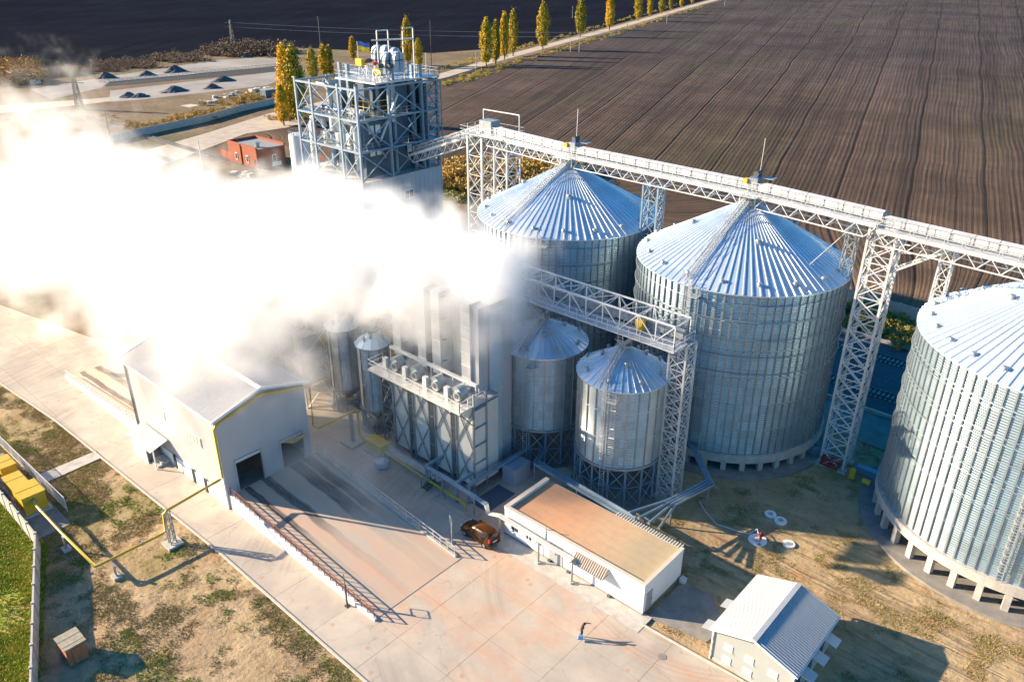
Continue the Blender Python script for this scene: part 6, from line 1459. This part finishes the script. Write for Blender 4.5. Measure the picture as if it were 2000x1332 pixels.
# ------------------------------------------------------------ grass and weeds on the earth (nobody could count it)
def tufts(name, label, cat, n, region, m, h0, h1, sd, dens):
    rs = np.random.RandomState(sd); x = rs.uniform(region[0], region[1], n*6); y = rs.uniform(region[2], region[3], n*6)
    d = dens(x, y); keep = rs.rand(len(x)) < d; x, y = x[keep][:n], y[keep][:n]; k = len(x); z = ground_z(x, y)
    V = []; nb = 4
    for b in range(nb):
        a = rs.uniform(0, 6.28, k); h = rs.uniform(h0, h1, k); w = h*.35; l = h*rs.uniform(.2, .9, k); ox, oy = rs.normal(0, h*.5, (2, k)) if False else (rs.normal(0, .08, k), rs.normal(0, .08, k))
        bx_, by_ = x+ox, y+oy
        V.append(np.stack([np.stack([bx_-np.sin(a)*w, by_+np.cos(a)*w, z], 1), np.stack([bx_+np.sin(a)*w, by_-np.cos(a)*w, z], 1), np.stack([bx_+np.cos(a)*l, by_+np.sin(a)*l, z+h], 1)], 1))
    V = np.concatenate(V).reshape(-1, 3); F_ = np.arange(len(V)).reshape(-1, 3)
    o = bpy.data.objects.new(name, np_mesh(name, V, F_, M[m])); COL.objects.link(o); o['kind'] = 'stuff'; tag(o, label, cat)
def inpoly(x, y, poly):
    r = np.zeros(x.shape, bool); j = len(poly)-1
    for i in range(len(poly)):
        xi, yi = poly[i][:2]; xj, yj = poly[j][:2]; r ^= ((yi > y) != (yj > y)) & (x < (xj-xi)*(y-yi)/(yj-yi+1e-9)+xi); j = i
    return r
def free(x, y):
    return ~(inpoly(x, y, pv_out) | ((x > -44.8) & (x < -27.4) & (y > 47) & (y < 56)) | ((x > -20.6) & (x < -13) & (y > 48.6) & (y < 57.2)) | (np.hypot(x-S3[0], y-S3[1]) < 15.2) | (np.hypot(x-S2[0], y-S2[1]) < 14.1))
tufts('lawn_grass', 'thick bright green grass outside the concrete wall', 'grass', 42000, (-105, -50, -14, 17), 'grass_blade', .10, .30, 1, lambda x, y: inpoly(x, y, lawn_pts)*np.clip(pnoise(x, y, .3, 9)*1.6-.25, .12, 1))
tufts('verge_grass', 'patchy grass and weeds between the road and the gas pipe', 'grass', 95000, (-118, -20, 4, 27.3), 'weed_blade', .03, .11, 2, lambda x, y: free(x, y)*~inpoly(x, y, lawn_pts)*np.clip((pnoise(x, y, .35, 4)*.8+pnoise(x, y, 1.1, 5)*.6-.62)*2.2+np.clip((-66-x)*.03, 0, .5), 0.015, 1))
tufts('verge_green_tufts', 'fresh green tufts dotted over the bare verge', 'grass', 22000, (-110, -20, 4, 27.3), 'grass_blade', .04, .13, 6, lambda x, y: free(x, y)*~inpoly(x, y, lawn_pts)*np.clip((pnoise(x, y, .8, 14)*.6+pnoise(x, y, .25, 15)*.7-.86)*6, 0, 1))
tufts('yard_weeds', 'sparse weeds on the bare earth around the silos', 'weeds', 52000, (-36, 22, 49, 100), 'weed_blade', .03, .11, 3, lambda x, y: free(x, y)*np.clip((pnoise(x, y, .4, 6)*.8+pnoise(x, y, 1.2, 7)*.6-.76)*2.6, 0.02, 1))
tufts('rail_side_grass', 'ochre grass between the railway and the boundary wall', 'grass', 30000, (-60, 15, 123.5, 134), 'weed_blade', .15, .45, 4, lambda x, y: np.clip(pnoise(x, y, .2, 8)*1.5-.3, .1, 1))
# ------------------------------------------------------------ steam from the dryer
def smoke_material(name, dens, aniso=.2):
    m = bpy.data.materials.new(name); m.use_nodes = True; t = m.node_tree; t.nodes.clear()
    o = t.nodes.new('ShaderNodeOutputMaterial'); v = t.nodes.new('ShaderNodeVolumePrincipled'); t.links.new(v.outputs[0], o.inputs['Volume'])
    v.inputs['Color'].default_value = (.995, .995, .995, 1); v.inputs['Density'].default_value = dens; v.inputs['Anisotropy'].default_value = aniso
    M[name] = m; return m
def smoke(name, label, lo, hi, res, shape, mt):
    """a density field sampled into a voxel grid: shape(node builder, position) -> socket"""
    g = bpy.data.node_groups.new(name, 'GeometryNodeTree')
    g.interface.new_socket('Geometry', in_out='OUTPUT', socket_type='NodeSocketGeometry')
    n = N(g); vc = g.nodes.new('GeometryNodeVolumeCube'); sm = g.nodes.new('GeometryNodeSetMaterial'); out = g.nodes.new('NodeGroupOutput')
    vc.inputs['Min'].default_value = lo; vc.inputs['Max'].default_value = hi
    for a, k in zip(('X', 'Y', 'Z'), res): vc.inputs['Resolution '+a].default_value = k
    pos = g.nodes.new('GeometryNodeInputPosition').outputs[0]
    n.l(shape(n, pos), vc.inputs['Density'])
    sm.inputs['Material'].default_value = mt
    n.l(vc.outputs[0], sm.inputs[0]); n.l(sm.outputs[0], out.inputs[0])
    me = bpy.data.meshes.new(name); me.from_pydata([(0, 0, 0)], [], [])
    o = bpy.data.objects.new(name, me); COL.objects.link(o)
    md = o.modifiers.new('plume', 'NODES'); md.node_group = g
    o['kind'] = 'stuff'; o['label'] = label; o['category'] = 'steam'
    return o
AX = R(5); SRC = Vector((-56.0, 58.0, 22.2))
def plume(n, p):
    q = n.n('ShaderNodeVectorMath', operation='SUBTRACT'); n.l(p, q.inputs[0]); q.inputs[1].default_value = SRC
    w1 = n.noise(p, .055, 2, .5); w2 = n.noise(p, .125, 8, .66, .5)
    s = n.sep(q.outputs[0])
    ax = n.math('ADD', n.math('MULTIPLY', s[0], -math.cos(AX)), n.math('MULTIPLY', s[1], -math.sin(AX)))   # metres downwind
    sd = n.math('ADD', n.math('MULTIPLY', s[0], -math.sin(AX)), n.math('MULTIPLY', s[1], math.cos(AX)))
    t = n.math('MAXIMUM', ax, 0.0)
    rad = n.math('ADD', 6.5, n.math('MULTIPLY', n.math('POWER', t, .85), .185))
    zc = n.math('ADD', .4, n.math('MULTIPLY', t, -.135))
    zz = n.math('MULTIPLY', n.math('SUBTRACT', s[2], zc), 1.08)
    xn = n.math('MULTIPLY', n.math('MINIMUM', ax, 0.0), 1.0)
    r2 = n.math('ADD', n.math('ADD', n.math('MULTIPLY', n.math('MULTIPLY', sd, sd), .5), n.math('MULTIPLY', zz, zz)), n.math('MULTIPLY', xn, xn))
    d = n.math('DIVIDE', n.math('SQRT', r2), rad)
    lump = n.math('MULTIPLY', n.math('SUBTRACT', w2, .5), 3.1)
    lump = n.math('ADD', lump, n.math('MULTIPLY', n.math('SUBTRACT', w1, .5), .6))
    v = n.math('ADD', n.math('SUBTRACT', .96, d), lump)
    v = n.math('MULTIPLY', v, 1.5, clamp=True)
    fade = n.math('SUBTRACT', 1.0, n.math('MULTIPLY', t, 1/150.0), clamp=True)
    return n.math('MULTIPLY', v, n.math('POWER', fade, 1.5))
smoke_material('steam', .5)
smoke('steam_plume', 'dense white steam cloud blowing left from the top of the grain dryer', (-200, 20, 1), (-42, 96, 44), (215, 110, 56), plume, M['steam'])

def veil(n, p):
    # thin drifting haze hanging over the shed and blowing down into the yard
    s = n.sep(p); w = n.noise(p, .16, 5, .6, .4)
    dx = n.math('DIVIDE', n.math('ADD', s[0], 87.0), 19.0); dy = n.math('DIVIDE', n.math('SUBTRACT', s[1], 41.0), 11.5); dz = n.math('DIVIDE', n.math('SUBTRACT', s[2], 13.5), 9.5)
    r = n.math('SQRT', n.math('ADD', n.math('ADD', n.math('MULTIPLY', dx, dx), n.math('MULTIPLY', dy, dy)), n.math('MULTIPLY', dz, dz)))
    v = n.math('ADD', n.math('SUBTRACT', .95, r), n.math('MULTIPLY', n.math('SUBTRACT', w, .5), 3.0))
    ex = n.math('DIVIDE', n.math('ADD', s[0], 65.5), 9.0); ey = n.math('DIVIDE', n.math('SUBTRACT', s[1], 43.0), 7.0); ez = n.math('DIVIDE', n.math('SUBTRACT', s[2], 3.0), 5.5)
    r2 = n.math('SQRT', n.math('ADD', n.math('ADD', n.math('MULTIPLY', ex, ex), n.math('MULTIPLY', ey, ey)), n.math('MULTIPLY', ez, ez)))
    v2 = n.math('ADD', n.math('SUBTRACT', .85, r2), n.math('MULTIPLY', n.math('SUBTRACT', w, .5), 3.0))
    return n.math('ADD', n.math('MULTIPLY', v, 1.2, clamp=True), n.math('MULTIPLY', n.math('MULTIPLY', v2, 1.0, clamp=True), .75))
smoke_material('steam_veil', .24)
smoke('steam_veil', 'thin veil of steam drifting over the shed roof and the loading ramp', (-118, 25, .2), (-52, 60, 27), (85, 45, 33), veil, M['steam_veil'])
def wisp(n, p):
    # ragged wisps rising from the far end of the cloud
    s = n.sep(p); w = n.noise(p, .10, 7, .66, .8)
    dx = n.math('DIVIDE', n.math('ADD', s[0], 176.0), 24.0); dy = n.math('DIVIDE', n.math('SUBTRACT', s[1], 58.0), 14.0); dz = n.math('DIVIDE', n.math('SUBTRACT', s[2], 21.0), 15.0)
    r = n.math('SQRT', n.math('ADD', n.math('ADD', n.math('MULTIPLY', dx, dx), n.math('MULTIPLY', dy, dy)), n.math('MULTIPLY', dz, dz)))
    return n.math('MULTIPLY', n.math('ADD', n.math('SUBTRACT', .75, r), n.math('MULTIPLY', n.math('SUBTRACT', w, .5), 4.2)), 1.0, clamp=True)
smoke_material('steam_wisps', .09)
smoke('steam_wisps', 'ragged see-through wisps of steam rising at the upper left end of the cloud', (-206, 40, 2), (-146, 76, 42), (90, 54, 60), wisp, M['steam_wisps'])
